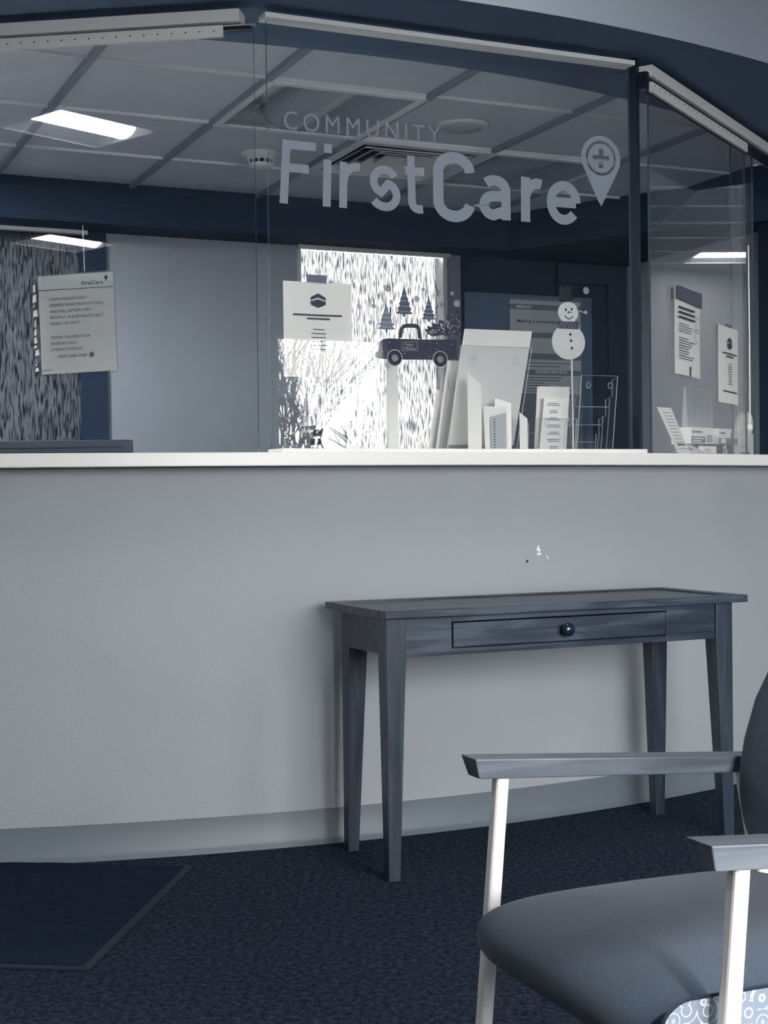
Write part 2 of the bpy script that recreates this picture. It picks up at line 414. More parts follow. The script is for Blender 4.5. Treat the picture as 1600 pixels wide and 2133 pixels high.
# the deck only covers the waiting room: cut out the office and the outdoors by rings
b = MB(); 
gx = [-9+.63*k for k in range(30)]; 
RT = flat((0, 0), GA)
def inside_wait(x, y):      # world xy
    s = REAR.inverted() @ Vector((x, y, 0))
    if s.y < -.1 or (y > 8 and x < 2.3): return False
    if math.hypot(x-CX, y-CY) < 4.3: return False
    o = OFF.inverted() @ Vector((x, y, 0))
    if -3.3 < o.x < 3.4 and 0 < o.y: return False
    return -7.8 < x < 8 
GRIDS = [((-2.52, 1.41), .575, .665, lambda x, y: x < 2.6, [(0, 0), (-5, -3), (6, 1), (6, -4)]),  # last lit cell is an unseen light added to brighten the room
         ((6.43, 9.93), .61, .61, lambda x, y: x >= 2.6, [(0, 0), (-2, 1), (-4, 0), (-6, 0)])]  # lit cells after the first are unseen lights added to brighten this wing
labs = {(0, 0, 0): 'lit ceiling light mirrored in the left glass, the larger upper one', (0, -5, -3): 'lit ceiling light mirrored in the left glass above the paper notice',
        (1, 0, 0): 'lit ceiling light mirrored in the right glass above the taped posters'}
TROF = []
for gi, (LC, PX, PY, cond, lit) in enumerate(GRIDS):
    WT = flat((LC[0], LC[1], 0), GA); b = MB(); g = MB()
    for i in range(-26, 30):
        for j in range(-26, 24):
            c = WT @ Vector((i*PX, j*PY, 0))
            if not inside_wait(c.x, c.y) or not cond(c.x, c.y): continue
            x, y = i*PX, j*PY; hx, hy = PX/2, PY/2
            g.box(x-hx, x+hx, y-hy-.012, y-hy+.012, 2.99, 3.0); g.box(x-hx-.012, x-hx+.012, y-hy, y+hy, 2.9905, 3.0005)
            if (i, j) in lit: TROF.append((on(WT, x, y, 2.995), PX, PY, labs.get((gi, i, j), 'lit waiting room ceiling light '+{(0, 6, 1): 'nearest the reception counter', (0, 6, -4): 'nearest the rear windows, added as fill', (1, -2, 1): 'beside the mirrored right light, added as fill', (1, -4, 0): 'in the passage beyond the right glass, added as fill', (1, -6, 0): 'against the office outer wall, added as fill'}.get((gi, i, j), 'over the floor')))); continue
            b.quad((x-hx, y-hy, 3.0), (x-hx, y+hy, 3.0), (x+hx, y+hy, 3.0), (x+hx, y-hy, 3.0))
    b.build('ceiling_waiting', M['tile'], mw=WT, kind='structure'); g.build('trim_8', M['tbar'], mw=WT, kind='structure')
MB().poly([(-9, -5.3), (9.5, 3.02), (9.5, 14), (2.6, 14), (2.6, 8.0), (-9, 8.0)][::-1], 3.2).build('ceiling_deck', M['soffit'], kind='structure')
MB().box(-9, 9.5, -.14, 0, 3.0, 3.2).build('wall_rear_top', M['room_wall'], mw=REAR, kind='structure')
# rear windows (clear panes with frames) + light portals
def rear_window(nm, W, mull=()):
    o = MB().box(W[0]+.03, W[1]-.03, -.075, -.069, W[2]+.03, W[3]-.03).build(nm, M['glass'], mw=REAR, kind='structure')
    f = MB()
    f.box(W[0], W[0]+.04, -.12, .01, W[2], W[3]); f.box(W[1]-.04, W[1], -.12, .01, W[2], W[3])
    f.box(W[0], W[1], -.12, .01, W[2], W[2]+.04); f.box(W[0], W[1], -.12, .01, W[3]-.04, W[3])
    for q in mull: f.box(q-.02, q+.02, -.11, 0, W[2], W[3])
    f.build('window_frame', M['white_paint'], o)
    l = bpy.data.lights.new('portal', 'AREA'); l.shape = 'RECTANGLE'; l.size = W[1]-W[0]; l.size_y = W[3]-W[2]; l.cycles.is_portal = True
    lo = bpy.data.objects.new('portal', l); COL.objects.link(lo)
    lo.matrix_world = REAR @ T(Vector(((W[0]+W[1])/2, -.13, (W[2]+W[3])/2))) @ Matrix.Rotation(PI/2, 4, 'X')
rear_window('window_3', WA); rear_window('window_4', WB, ((WB[0]+WB[1])/2,))
l = bpy.data.lights.new('portal', 'AREA'); l.shape = 'RECTANGLE'; l.size = W2[1]-W2[0]; l.size_y = W2[3]-W2[2]; l.cycles.is_portal = True
lo = bpy.data.objects.new('portal', l); COL.objects.link(lo)
lo.matrix_world = OFF @ T(Vector(((W2[0]+W2[1])/2, 3.03, (W2[2]+W2[3])/2))) @ Matrix.Rotation(-PI/2, 4, 'X')

# ================================================================== CEILING FITTINGS
def troffer(mw, size, lit, label, group, sy=None):
    t = thing('troffer_light', label, 'ceiling light', mw, group); h = size/2; hy = sy/2 if sy else h*.659/.63
    f = MB()
    for x0, x1, y0, y1 in ((-h, h, -hy, -hy+.03), (-h, h, hy-.03, hy), (-h, -h+.03, -hy+.03, hy-.03), (h-.03, h, -hy+.03, hy-.03)): f.box(x0, x1, y0, y1, -.006, .02)
    f.build('frame', M['tbar'], t)
    p = MB(); n = 10      # curved side reflectors
    for sgn in (-1, 1):
        pts = [(sgn*(h-.03-(h-.03-.11)*k/n), .09*math.sin(PI/2*k/n)) for k in range(n+1)]
        for k in range(n): p.quad((pts[k][0], -hy+.03, pts[k][1]), (pts[k][0], hy-.03, pts[k][1]), (pts[k+1][0], hy-.03, pts[k+1][1]), (pts[k+1][0], -hy+.03, pts[k+1][1]))
    p.box(-h+.03, h-.03, -hy+.028, -hy+.03, 0, .09); p.box(-h+.03, h-.03, hy-.03, hy-.028, 0, .09)
    p.build('reflector', M['pan'], t)
    l = MB(); pts = [(.115*math.cos(PI*k/14), .085-.085*math.sin(PI*k/14)) for k in range(15)]
    i = l.addv([(x, -hy+.035, z) for x, z in pts]); j = l.addv([(x, hy-.035, z) for x, z in pts])
    for k in range(14): l.face([i+k, j+k, j+k+1, i+k+1])
    l.face(range(i, i+15)); l.face([j+14-k for k in range(15)])
    l.build('lens', (M['fill_lens'] if 'office' in group else M['lens']) if lit else M['lens_off'], t, smooth=False)
    return t
troffer(on(OFF, .608, 1.0875, 2.515), .63, False, 'unlit square ceiling light behind the word COMMUNITY on the glass', 'unlit office troffers')
troffer(on(OFF, 1.868, 1.7465, 2.515), .63, False, 'unlit square ceiling light behind the letters Care on the glass', 'unlit office troffers')
for k, (a_, b_) in enumerate(((-1.912, 1.0875), (-1.282, 1.7465))): troffer(on(OFF, a_, b_, 2.513), .63, True, ('added square office fill light far left', 'added square office fill light left of the framed view')[k], 'added office fill troffers')  # both added out of view to brighten the office
for mw_, px_, py_, lb in TROF: troffer(mw_, px_, True, lb, 'lit waiting room ceiling lights', py_)
# air vent
v = thing('air_vent', 'square louvred ceiling vent behind the word First on the glass', 'air vent', on(OFF, 1.238, 1.7465, 2.515))
f = MB(); H, HY = .315, .3295
def sqring(b, o, oy, w, z0, z1):
    b.box(-o, o, -oy, -oy+w, z0, z1); b.box(-o, o, oy-w, oy, z0, z1); b.box(-o, -o+w, -oy+w, oy-w, z0, z1); b.box(o-w, o, -oy+w, oy-w, z0, z1)
sqring(f, H, HY, .045, -.008, .012); f.build('frame', M['white_plastic'], v)
for k in range(4):
    q = MB(); o = .25-.06*k; z = .0+.006*k
    for (x0, y0, x1, y1) in ((-o, -o, o, -o), (o, -o, o, o), (o, o, -o, o), (-o, o, -o, -o)):
        s2 = (o-.045)/o
        q.hexa([(x0, y0, z-.012), (x1, y1, z-.012), (x1*s2, y1*s2, z+.02), (x0*s2, y0*s2, z+.02), (x0, y0, z-.008), (x1, y1, z-.008), (x1*s2, y1*s2, z+.024), (x0*s2, y0*s2, z+.024)])
    q.build('louvre', M['white_plastic'], v)
b = MB(); b.box(-.30, .30, -.31, .31, .12, .13); b.box(-.30, -.29, -.31, .31, .008, .12); b.box(.29, .30, -.31, .31, .008, .12); b.box(-.29, .29, -.31, -.30, .008, .12); b.box(-.29, .29, .30, .31, .008, .12); b.build('duct', M['black'], v)
# speaker
s = thing('ceiling_speaker', 'round white ceiling speaker beside the word COMMUNITY', 'speaker', on(OFF, 1.245, 1.11, 2.530) @ Matrix.Rotation(PI, 4, 'X'))
MB().lathe([(.105, 0), (.105, .006), (.095, .012), (.085, .012)]).build('rim', M['white_plastic'], s, smooth=True)
MB().lathe([(.084, .004), (.084, .013), (.03, .018), (.005, .019)]).build('grille', M['lightgrey'], s, smooth=True)
# smoke detector
s = thing('smoke_detector', 'white round smoke detector on the office ceiling', 'smoke detector', on(OFF, .655, 1.86, 2.530) @ Matrix.Rotation(PI, 4, 'X'))
MB().lathe([(.085, 0), (.085, .008), (.066, .014), (.06, .03)]).build('base', M['white_plastic'], s, smooth=True)
MB().lathe([(.05, .03), (.05, .046)]).build('vents', M['black'], s)
b = MB()
for k in range(12):
    a = 2*PI*k/12; b.tube([(.052*math.cos(a), .052*math.sin(a), .03), (.052*math.cos(a), .052*math.sin(a), .046)], .004, 6)
b.build('vent_rib', M['white_plastic'], s)
MB().lathe([(.056, .046), (.052, .056), (.03, .064), (.005, .065)]).build('cap', M['white_plastic'], s, smooth=True)

# ================================================================== COUNTER, GLASS, TRACKS
o = weld(ring(3.95, 4.66, 1.137, 1.176, math.radians(-24), math.radians(60)).build('countertop', M['counter']))
settag(o, 'long curved white reception countertop on the grey knee wall', 'countertop')
bv = o.modifiers.new('bevel', 'BEVEL'); bv.width = .002; bv.segments = 2; bv.limit_method = 'ANGLE'; bv.angle_limit = .6
MB().box(.02, 1.30, 1.176, 1.189, -.05, .075).build('sill_rail', M['white_paint'], mw=FC, bevel=.0015, tag=('low white sill rail under the centre glass', 'rail'))
def pane(F, x0, x1, y0, y1, z, label, nm='glass_panel'):
    b = MB(); t = .004
    b.box(x0, x1, y0, y1, z-t, z+t)
    b.mi = [0, 0, 1, 1, 1, 1]
    # box faces order: bottom(z0), top(z1) are the broad faces here
    return b.build(nm, [M['glass'], M['glass_edge']], mw=F, tag=(label, 'glass panel'))
PZ = {}
pl = pane(FL, -1.6, .795, 1.178, 2.42, .03, 'left sliding glass panel carrying the paper notice')
pc = pane(FC, .012, 1.290, 1.189, 2.464, 0, 'centre glass panel with the frosted lettering')
pr1 = pane(FR, .02, 1.062, 1.178, 2.43, .015, 'right sliding glass panel with two taped posters')
pr2 = pane(FR, 1.03, 1.31, 1.178, 2.44, -.03, 'rear sliding glass panel behind the right poster panel')
pr2.data.materials[0] = M['glass_rear']
# tracks
t = thing('door_track', 'long white sliding track over the left glass', 'sliding track', FL)
MB().box(-1.7, .758, 2.440, 2.476, -.02, .055).build('cover', M['white_paint'], t, bevel=.001)
MB().box(-1.7, .785, 2.424, 2.438, .0, .03).build('channel', M['dark_metal'], t)
t = thing('clamp_rail', 'white clamp rail with a row of screws along the left glass', 'clamp rail', FL)
MB().box(-1.6, .706, 2.398, 2.432, .036, .05).build('rail', M['white_paint'], t, bevel=.001)
for k in range(18):
    MB().disc(.680-.0425*k, 2.415, .0022, .049, .0512, 10).build('screw', M['dark_metal'], t)
MB().box(-1.6, .80, 2.432, 2.436, .02, .034).build('seal', M['alu'], t)
t = thing('door_track', 'slim white track over the centre glass', 'sliding track', FC)
MB().box(.0, 1.297, 2.463, 2.478, -.03, .03).build('cover', M['white_paint'], t, bevel=.001)
t = thing('door_track', 'white sliding track angled away over the right glass', 'sliding track', FR)
MB().box(.0, 2.2, 2.440, 2.478, -.05, .04).build('cover', M['white_paint'], t, bevel=.001)
MB().box(-.01, 2.2, 2.428, 2.439, -.03, .025).build('channel', M['dark_metal'], t)
t = thing('clamp_rail', 'white clamp rail with small screws along the right glass', 'clamp rail', FR)
MB().box(.02, 1.06, 2.392, 2.427, .02, .032).build('rail', M['white_paint'], t, bevel=.001)
for k in range(22): MB().disc(.045+.047*k, 2.418, .0026, .031, .0335, 10).build('screw', M['midgrey'], t)
MB().box(-.012, 1.062, 2.384, 2.388, .016, .024).build('seal', M['dark_metal'], t)
MB().poly([(-.03, 2.40), (-.005, 2.40), (-.005, 2.45), (-.03, 2.45)], .0, .03).build('end_bracket', M['dark_metal'], t)

# ---- lettering on the centre glass (part of that panel)
z = .0045
b = MB(); b.text('COMMUNITY', .064, 2.144, .058, z, width=.522, space=1.35); b.build('small_lettering', M['decal_dim'], pc, label='frosted word COMMUNITY')
def stroke(b, pts, w, z):
    # constant-width polyline with mitred joints
    P = [Vector(p) for p in pts]; L = []; R_ = []
    for k, p in enumerate(P):
        if k == 0: d = (P[1]-P[0]).normalized(); n = Vector((-d.y, d.x))
        elif k == len(P)-1: d = (P[-1]-P[-2]).normalized(); n = Vector((-d.y, d.x))
        else:
            d1 = (P[k]-P[k-1]).normalized(); d2 = (P[k+1]-P[k]).normalized()
            n1 = Vector((-d1.y, d1.x)); n2 = Vector((-d2.y, d2.x)); n = (n1+n2).normalized(); n = n/max(.4, n.dot(n1))
        L.append(p+n*w/2); R_.append(p-n*w/2)
    for k in range(len(P)-1):
        b.quad((R_[k].x, R_[k].y, z), (R_[k+1].x, R_[k+1].y, z), (L[k+1].x, L[k+1].y, z), (L[k].x, L[k].y, z))
def arcp(cx, cy, rx, ry, a0, a1, n=20): return [(cx+rx*math.cos(math.radians(a0+(a1-a0)*k/n)), cy+ry*math.sin(math.radians(a0+(a1-a0)*k/n))) for k in range(n+1)]
def letter(nm, strokes, w):
    b = MB()
    for k, st in enumerate(strokes):
        if st[0] == 'dot': b.disc(st[1], st[2], st[3], z, z, 20)
        elif st[0] == 'box': b.poly([(st[1], st[3]), (st[2], st[3]), (st[2], st[4]), (st[1], st[4])], z+.00002*k)
        else: stroke(b, st, w, z+.00002*k)
    return b.build(nm, M['decal'], pc)
B0, XH, CAP = 1.922, 2.062, 2.112      # baseline, x-height, cap
w = .026
letter('letter_f', [[(.060, B0), (.072, CAP)], [(.068, CAP-w/2), (.166, CAP-w/2)], [(.072, 2.030), (.142, 2.030)]], w)
letter('letter_i', [[(.198, B0), (.203, XH+.002)], [(.2045, XH+.022), (.2055, XH+.050)]], w)
letter('letter_r', [[(.252, B0), (.256, XH)]] + [arcp(.300, XH-.058, .044, .045, 175, 78, 10)], w)
letter('letter_s', [arcp(.392, XH-.049, .035, .036, 25, 90, 6) + arcp(.392, XH-.049, .037, .036, 100, 250, 10) + arcp(.394, B0+.049, .038, .036, 75, -90, 12) + arcp(.394, B0+.049, .045, .036, -100, -150, 5)], w)
letter('letter_t', [[(.482, CAP-.012), (.484, B0+.04)] + arcp(.508, B0+.037, .024, .024, 180, 272, 8) + [(.522, B0+.014)], [(.462, XH-w/2+.004), (.528, XH-w/2+.004)]], w)
W = .036
letter('capital_letter_c', [[(.688, 2.062)] + arcp(.632, 2.060, .056, .046, 10, 180, 16) + arcp(.632, 1.968, .056, .046, 180, 350, 16)], W)
letter('letter_a', [arcp(.776, XH-.046, .040, .030, 140, 0, 10) + [(.817, B0)], arcp(.772, B0+.044, .034, .030, 80, 180, 8) + arcp(.772, B0+.044, .034, .030, 180, 270, 8) + [(.817, B0+.030)], [(.770, B0+.074), (.817, B0+.076)]], .034)
letter('letter_r', [[(.888, B0), (.890, XH+.004)]] + [arcp(.934, XH-.060, .042, .045, 170, 70, 10)], .034)
letter('letter_e', [[(.985, B0+.072), (1.078, B0+.072)] , arcp(1.032, B0+.072, .048, .054, 0, 180, 18) + arcp(1.032, B0+.070, .048, .054, 180, 322, 14)], .032)
# map-pin mark with a cross
b = MB(); px, py = 1.176, 2.150
out = arcp(px, py, .076, .074, -28, 208, 28); b_pts = out + [(px-.002, 1.988)]
hole = arcp(px, py, .058, .057, 0, 360, 36)
def ringface(b, outer, inner, z):
    # star-shaped outline minus hole by matching angles
    c = Vector((px, py)); n = 72
    def hit(poly, a):
        d = Vector((math.cos(a), math.sin(a))); best = 0
        for k in range(len(poly)):
            p = Vector(poly[k])-c; q = Vector(poly[(k+1) % len(poly)])-c; e = q-p
            den = d.x*e.y-d.y*e.x
            if abs(den) < 1e-9: continue
            t_ = (p.x*e.y-p.y*e.x)/den; u_ = (p.x*d.y-p.y*d.x)/den
            if t_ > 0 and -1e-6 <= u_ <= 1+1e-6: best = max(best, t_)
        return c+d*best
    for k in range(n):
        a0 = 2*PI*k/n-PI/2; a1 = 2*PI*(k+1)/n-PI/2
        A, B, C_, D = hit(inner, a0), hit(inner, a1), hit(outer, a1), hit(outer, a0)
        b.quad((D.x, D.y, z), (C_.x, C_.y, z), (B.x, B.y, z), (A.x, A.y, z))
ringface(b, b_pts, hole, z); b.build('map_pin_logo', M['decal'], pc)
b = MB(); cr = []
q, r_ = .009, .031
cross = [(px-q, py-r_), (px+q, py-r_), (px+q, py-q), (px+r_, py-q), (px+r_, py+q), (px+q, py+q), (px+q, py+r_), (px-q, py+r_), (px-q, py+q), (px-r_, py+q), (px-r_, py-q), (px-q, py-q)]
ringface(b, arcp(px, py, .050, .049, 0, 360, 36), cross, z); b.build('cross_disc', M['decal'], pc)

# ================================================================== NOTICES ON THE GLASS
def paper(F, x0, y0, w_, h_, z_, label, cat='paper', nm='paper_notice', tilt=0, curl=0, group=None, sx=0):
    t = thing(nm, label, cat, F @ T(Vector((x0, y0, z_))) @ Matrix.Rotation(tilt, 4, 'Z'), group)
    b = MB(); n = 12
    def pt(i, j):
        u, v = i/n, j/n
        c = curl*math.sin(PI*u)*(1-v)**1.0 + curl*.8*(v-.5)**2
        return (u*w_+sx*v, v*h_, c)
    for i in range(n):
        for j in range(n): b.quad(pt(i, j), pt(i+1, j), pt(i+1, j+1), pt(i, j+1))
    b.build('sheet', M['paper'], t, smooth=True)
    return t
# left notice in a plastic sleeve
t = paper(FL, .124, 1.424, .236, .296, .018, 'white staff-stepped-away notice in a clear plastic sleeve on the left glass', nm='paper_notice', tilt=.03)
zz = .0015
b = MB(); b.text('FirstCare', .138, .262, .0115, zz, width=.066, bold=.01)
b.disc(.214, .281, .0052, zz, zz, 14); b.poly([(.2098, .279), (.2182, .279), (.214, .268)], zz)
b.build('letterhead', M['ink'], t)
MB().poly([(0, .2515), (.234, .2505), (.234, .2525), (0, .2535)], zz).build('rule_line', M['ink'], t); MB().poly([(.004, .010), (.032, .0112), (.032, .0125), (.004, .0115)], zz).build('rule_line', M['ink'], t)
b = MB(); y = .229
for ln, wd in (('I HAVE MOMENTARILY', .120), ('STEPPED AWAY FROM MY DESK,', .172), ('AND WILL RETURN VERY', .131), ('SHORTLY. PLEASE HAVE A SEAT', .167), ('WHILE YOU WAIT.', .094), None, ('THANK YOU FOR YOUR', .124), ('PATIENCE AND', .080), ('UNDERSTANDING', .097)) if False else \
    ((('I HAVE MOMENTARILY', .120)), ('STEPPED AWAY FROM MY DESK,', .172), ('AND WILL RETURN VERY', .131), ('SHORTLY. PLEASE HAVE A SEAT', .167), ('WHILE YOU WAIT.', .094), ('', 0), ('THANK YOU FOR YOUR', .124), ('PATIENCE AND', .080), ('UNDERSTANDING', .097)):
    if ln: b.text(ln, .034, y-.009, .0088, zz, width=wd)
    y -= .0183 if ln else .0235
b.build('writing', M['greyink'], t); b = MB()
b.text('- FIRST CARE STAFF', .048, .047, .0088, zz, width=.098)
b.disc(.160, .052, .0075, zz, zz, 18)
b.build('sign_off', M['greyink'], t)
b = MB(); b.box(-.022, .240, -.006, .300, -.0012, -.0006); b.box(-.022, .240, -.006, .300, .0022, .0028)
b.build('sleeve', M['sleeve'], t)
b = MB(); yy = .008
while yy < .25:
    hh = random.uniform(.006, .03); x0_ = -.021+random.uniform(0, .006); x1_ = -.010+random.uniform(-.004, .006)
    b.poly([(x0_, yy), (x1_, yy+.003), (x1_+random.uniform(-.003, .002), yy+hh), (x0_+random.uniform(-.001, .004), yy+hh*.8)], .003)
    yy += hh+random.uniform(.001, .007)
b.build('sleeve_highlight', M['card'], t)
b = MB(); b.tube([(.148, .303, 0), (.148, .44, 0)], .0009, 6); b.build('string', M['card'], t)
# centre notice
t = paper(FC, .060, 1.407, .222, .287, -.010, 'white notice with a small dark emblem taped to the centre glass', nm='paper_notice')
def emblem(b, cx, cy, r, z):
    b.poly([(cx-r, cy+.1*r), (cx-.9*r, cy+.5*r), (cx, cy+.95*r), (cx+.9*r, cy+.5*r), (cx+r, cy+.1*r), (cx+.5*r, cy+.28*r), (cx, cy+.45*r), (cx-.5*r, cy+.28*r)], z)
    b.poly([(cx-r, cy-.02*r), (cx, cy+.25*r), (cx+r, cy-.02*r), (cx+.9*r, cy-.4*r), (cx, cy-.75*r), (cx-.9*r, cy-.4*r)], z)
b = MB(); emblem(b, .112, .229, .026, zz); b.lines(.03, .19, .185, 1, .01, zz, .005, 0, True); b.lines(.075, .15, .174, 1, .01, zz, .005, 0, True)
b.lines(.085, .14, .143, 6, .012, zz, .0025, .4, True); b.build('print', M['ink'], t)
b = MB().poly([(.075, .287), (.140, .285), (.140, .309), (.075, .309)], .001, .003); b.build('tape', M['midgrey'], t)
# right panel posters
M['band'] = mat('slate_band', (92, 99, 114), .8)
t = paper(FR, .235, 1.462, .262, .307, .0215, 'white poster with a grey top band taped to the right glass, the left one', nm='poster', curl=.006, tilt=-.02)
b = MB().poly([(0, .262), (.262, .256), (.262, .311), (.002, .309)], .009); b.build('top_band', M['band'], t)
b = MB(); b.lines(.02, .19, .232, 3, .017, .0095, .007, .2); b.lines(.02, .17, .178, 4, .009, .0095, .002, .4); b.lines(.02, .20, .128, 9, .009, .0095, .0022, .5)
b.poly([(.13, .028), (.145, .028), (.145, .034), (.13, .034)], .0095); b.disc(.138, .022, .008, .0095, .0095, 12); b.disc(.136, .006, .008, .0095, .0095, 12); b.build('print', M['ink'], t)
b = MB(); stroke(b, arcp(.215, .19, .018, .03, 20, 340, 14), .0025, .0095); stroke(b, arcp(.205, .15, .02, .025, 40, 300, 14), .0025, .0096); b.build('line_drawing', M['greyink'], t)
MB().poly([(.09, .309), (.16, .307), (.16, .322), (.09, .322)], .001, .002).build('tape', M['lightgrey'], t)
t = paper(FR, .700, 1.385, .238, .294, .0215, 'white notice with a small round emblem taped to the right glass, the right one', nm='paper_notice', curl=.006, tilt=-.015)
b = MB(); emblem(b, .122, .228, .028, .007); b.lines(.04, .205, .188, 1, .01, .007, .005, 0, True); b.lines(.08, .165, .177, 1, .01, .007, .005, 0, True)
b.lines(.10, .15, .150, 9, .0095, .007, .0026, .5, True); b.lines(.04, .205, .042, 1, .01, .007, .0055, 0, True); b.build('print', M['ink'], t)
MB().poly([(.09, .294), (.15, .293), (.15, .304), (.09, .304)], .001, .002).build('tape', M['midgrey'], t)

# ================================================================== HOLIDAY CLINGS
ZI = -.0064
def cling_tree(x, y, w_, h_, label, mt, lean=0):
    t = thing('tree_cling', label, 'window cling', FC @ T(Vector((x, y, ZI))) @ Matrix.Rotation(lean, 4, 'Z'), None)
    n = 5; R_ = []; 
    for k in range(n):
        yo = h_*(.10+.78*k/n); wo = w_/2*(1-k/n)**.85
        R_ += [(wo, yo), (wo*.62, yo+h_*.9/n*.55)]
    pts = [(0, h_)] + [(-x_, y_) for x_, y_ in R_[::-1]] + [(-w_*.06, h_*.08), (-w_*.06, 0), (w_*.06, 0), (w_*.06, h_*.08)] + R_
    MB().poly(pts, -.0006, 0).build('foliage', mt, t)
    b = MB()
    for k in range(4):
        yo = h_*(.16+.17*k); wo = w_/2*(1-.2*k)*.55
        stroke(b, [(-wo, yo+.003), (-wo*.3, yo-.001), (wo*.3, yo+.002), (wo, yo-.002)], .002, .0004)
    b.build('tinsel', M['lightgrey'], t); return t
M['cling'] = mat('cling_green', (74, 88, 108), .5, vary=.35, scale=120)
M['cling_light'] = mat('cling_pale', (112, 124, 140), .5, vary=.3, scale=120)
cling_tree(.397, 1.552, .062, .088, 'pale tree cling, the left of three above the truck', M['cling_light'])
cling_tree(.459, 1.601, .060, .097, 'dark tree cling, the tallest one above the truck cab', M['cling'])
cling_tree(.543, 1.589, .052, .078, 'dark tree cling, the right of three above the truck', M['cling'])
# truck
t = thing('truck_cling', 'dark pickup truck cling with a holiday plate on the centre glass', 'window cling', FC @ T(Vector((.36, 1.466, ZI))))
M['truck'] = mat('cling_navy', (34, 46, 68), .5, vary=.3, scale=60)
b = MB(); b.poly([(.0, .004), (-.003, .012), (0, .022), (.008, .026), (.012, .052), (.022, .062), (.040, .066), (.074, .066), (.160, .067), (.280, .070), (.280, .008), (.250, .006), (.195, .004), (.1, .002), (.03, .002)], -.0006, 0)
cab_o = [(.076, .066), (.082, .098), (.092, .110), (.106, .114), (.134, .115), (.148, .111), (.154, .100), (.158, .066)]
cab_i = [(.144, .070), (.142, .098), (.132, .102), (.104, .101), (.094, .097), (.090, .070)]
for (o0, o1, i0, i1) in ((cab_o[0], cab_o[1], cab_i[5], cab_i[4]), (cab_o[1], cab_o[2], cab_i[4], cab_i[4]), (cab_o[2], cab_o[3], cab_i[4], cab_i[3]), (cab_o[3], cab_o[4], cab_i[3], cab_i[2]), (cab_o[4], cab_o[5], cab_i[2], cab_i[1]), (cab_o[5], cab_o[6], cab_i[1], cab_i[1]), (cab_o[6], cab_o[7], cab_i[1], cab_i[0])):
    pts = [o0, o1, i1] if i0 == i1 else [o0, o1, i1, i0]
    b.poly(pts, -.0006, 0)
b.build('body', M['truck'], t)
for x in (.064, .221):
    w_ = MB(); w_.disc(x, .006, .0235, .0004, .0008, 28); w0 = w_.build('wheel', M['black'], t)
    MB().disc(x, .006, .011, .001, .0013, 20).build('hub', M['plate_inner'], w0)
    q = MB(); stroke(q, arcp(x, .006, .0255, .0255, 0, 360, 32), .002, .0009); q.build('tyre_rim', M['snow'], w0)
b = MB(); stroke(b, [(.089, .029), (.142, .033), (.142, .059), (.089, .056), (.089, .029)], .0012, .0006); b.text('Happy', .098, .046, .008, .0006, width=.032); b.text('Holidays', .094, .034, .008, .0006, width=.042)
b.build('door_plate', M['lightgrey'], t)
b = MB()
for _ in range(26):
    b.disc(.015+.25*random.random(), .010+.052*random.random(), .0008+.0014*random.random(), .0003, .0003, 8)
b.build('snow_dots', M['lightgrey'], t, kind='stuff')
# tree lying in the truck bed
t = thing('tree_cling', 'speckled felled tree cling lying over the truck bed', 'window cling', FC @ T(Vector((.527, 1.545, ZI))))
pts = [(.0, .022), (.012, .020), (.010, .032), (.028, .026), (.030, .040), (.050, .036), (.052, .052), (.075, .046), (.080, .070), (.100, .062), (.118, .088), (.128, .064), (.122, .040), (.130, .020), (.112, .004), (.098, .012), (.084, .000), (.062, .004), (.030, -.002), (.010, .006)]
MB().poly(pts, -.0006, 0).build('foliage', M['truck'], t)
b = MB()
for _ in range(60):
    x = .01+.112*random.random(); y = .004+ (x*.55)*random.random()
    b.poly([(x, y), (x+.003, y+.001), (x+.002, y+.005)], .0003)
stroke(b, [(.055, .042), (.064, .034), (.058, .028), (.070, .020), (.066, .012)], .002, .0004); stroke(b, [(.078, .052), (.086, .040), (.080, .034), (.092, .022)], .002, .0004)
b.build('tinsel', M['snow'], t)
# snowflakes
fl_l = [(.402, 1.687, .0125, 'topmost, just left of the tallest tree'), (.354, 1.630, .008, 'small one left of the pale tree'), (.342, 1.579, .008, 'lowest one, above the truck bonnet'),
        (.414, 1.645, .0075, 'touching the tip of the pale tree'), (.502, 1.658, .0115, 'between the tallest and the right tree'), (.524, 1.689, .0075, 'small one high over the right tree'),
        (.577, 1.681, .008, 'dim one over the right tree'), (.626, 1.681, .007, 'small one against the dark wall'), (.642, 1.650, .012, 'larger one above the felled tree'),
        (.590, 1.645, .009, 'one above the felled tree near the window edge'), (1.120, 1.713, .0125, 'beside the black hat of the snowman')]
for k, (x, y, r, d) in enumerate(fl_l):
    b = MB()
    for q in range(6):
        a = q*PI/3+.2; stroke(b, [(0, 0), (r*math.cos(a), r*math.sin(a))], r*.16, 0)
        for sg in (-.5, .5): stroke(b, [(r*.55*math.cos(a), r*.55*math.sin(a)), (r*.95*math.cos(a+sg), r*.95*math.sin(a+sg))], r*.13, .0001)
    stroke(b, arcp(0, 0, r*.55, r*.55, 0, 360, 12), r*.18, .0002)
    b.build('snowflake_cling', M['lightgrey'] if x > .6 else M['cling_light'], mw=FC @ T(Vector((x, y, ZI))), tag=('snowflake cling, '+d, 'window cling', 'snowflake clings on the glass'))
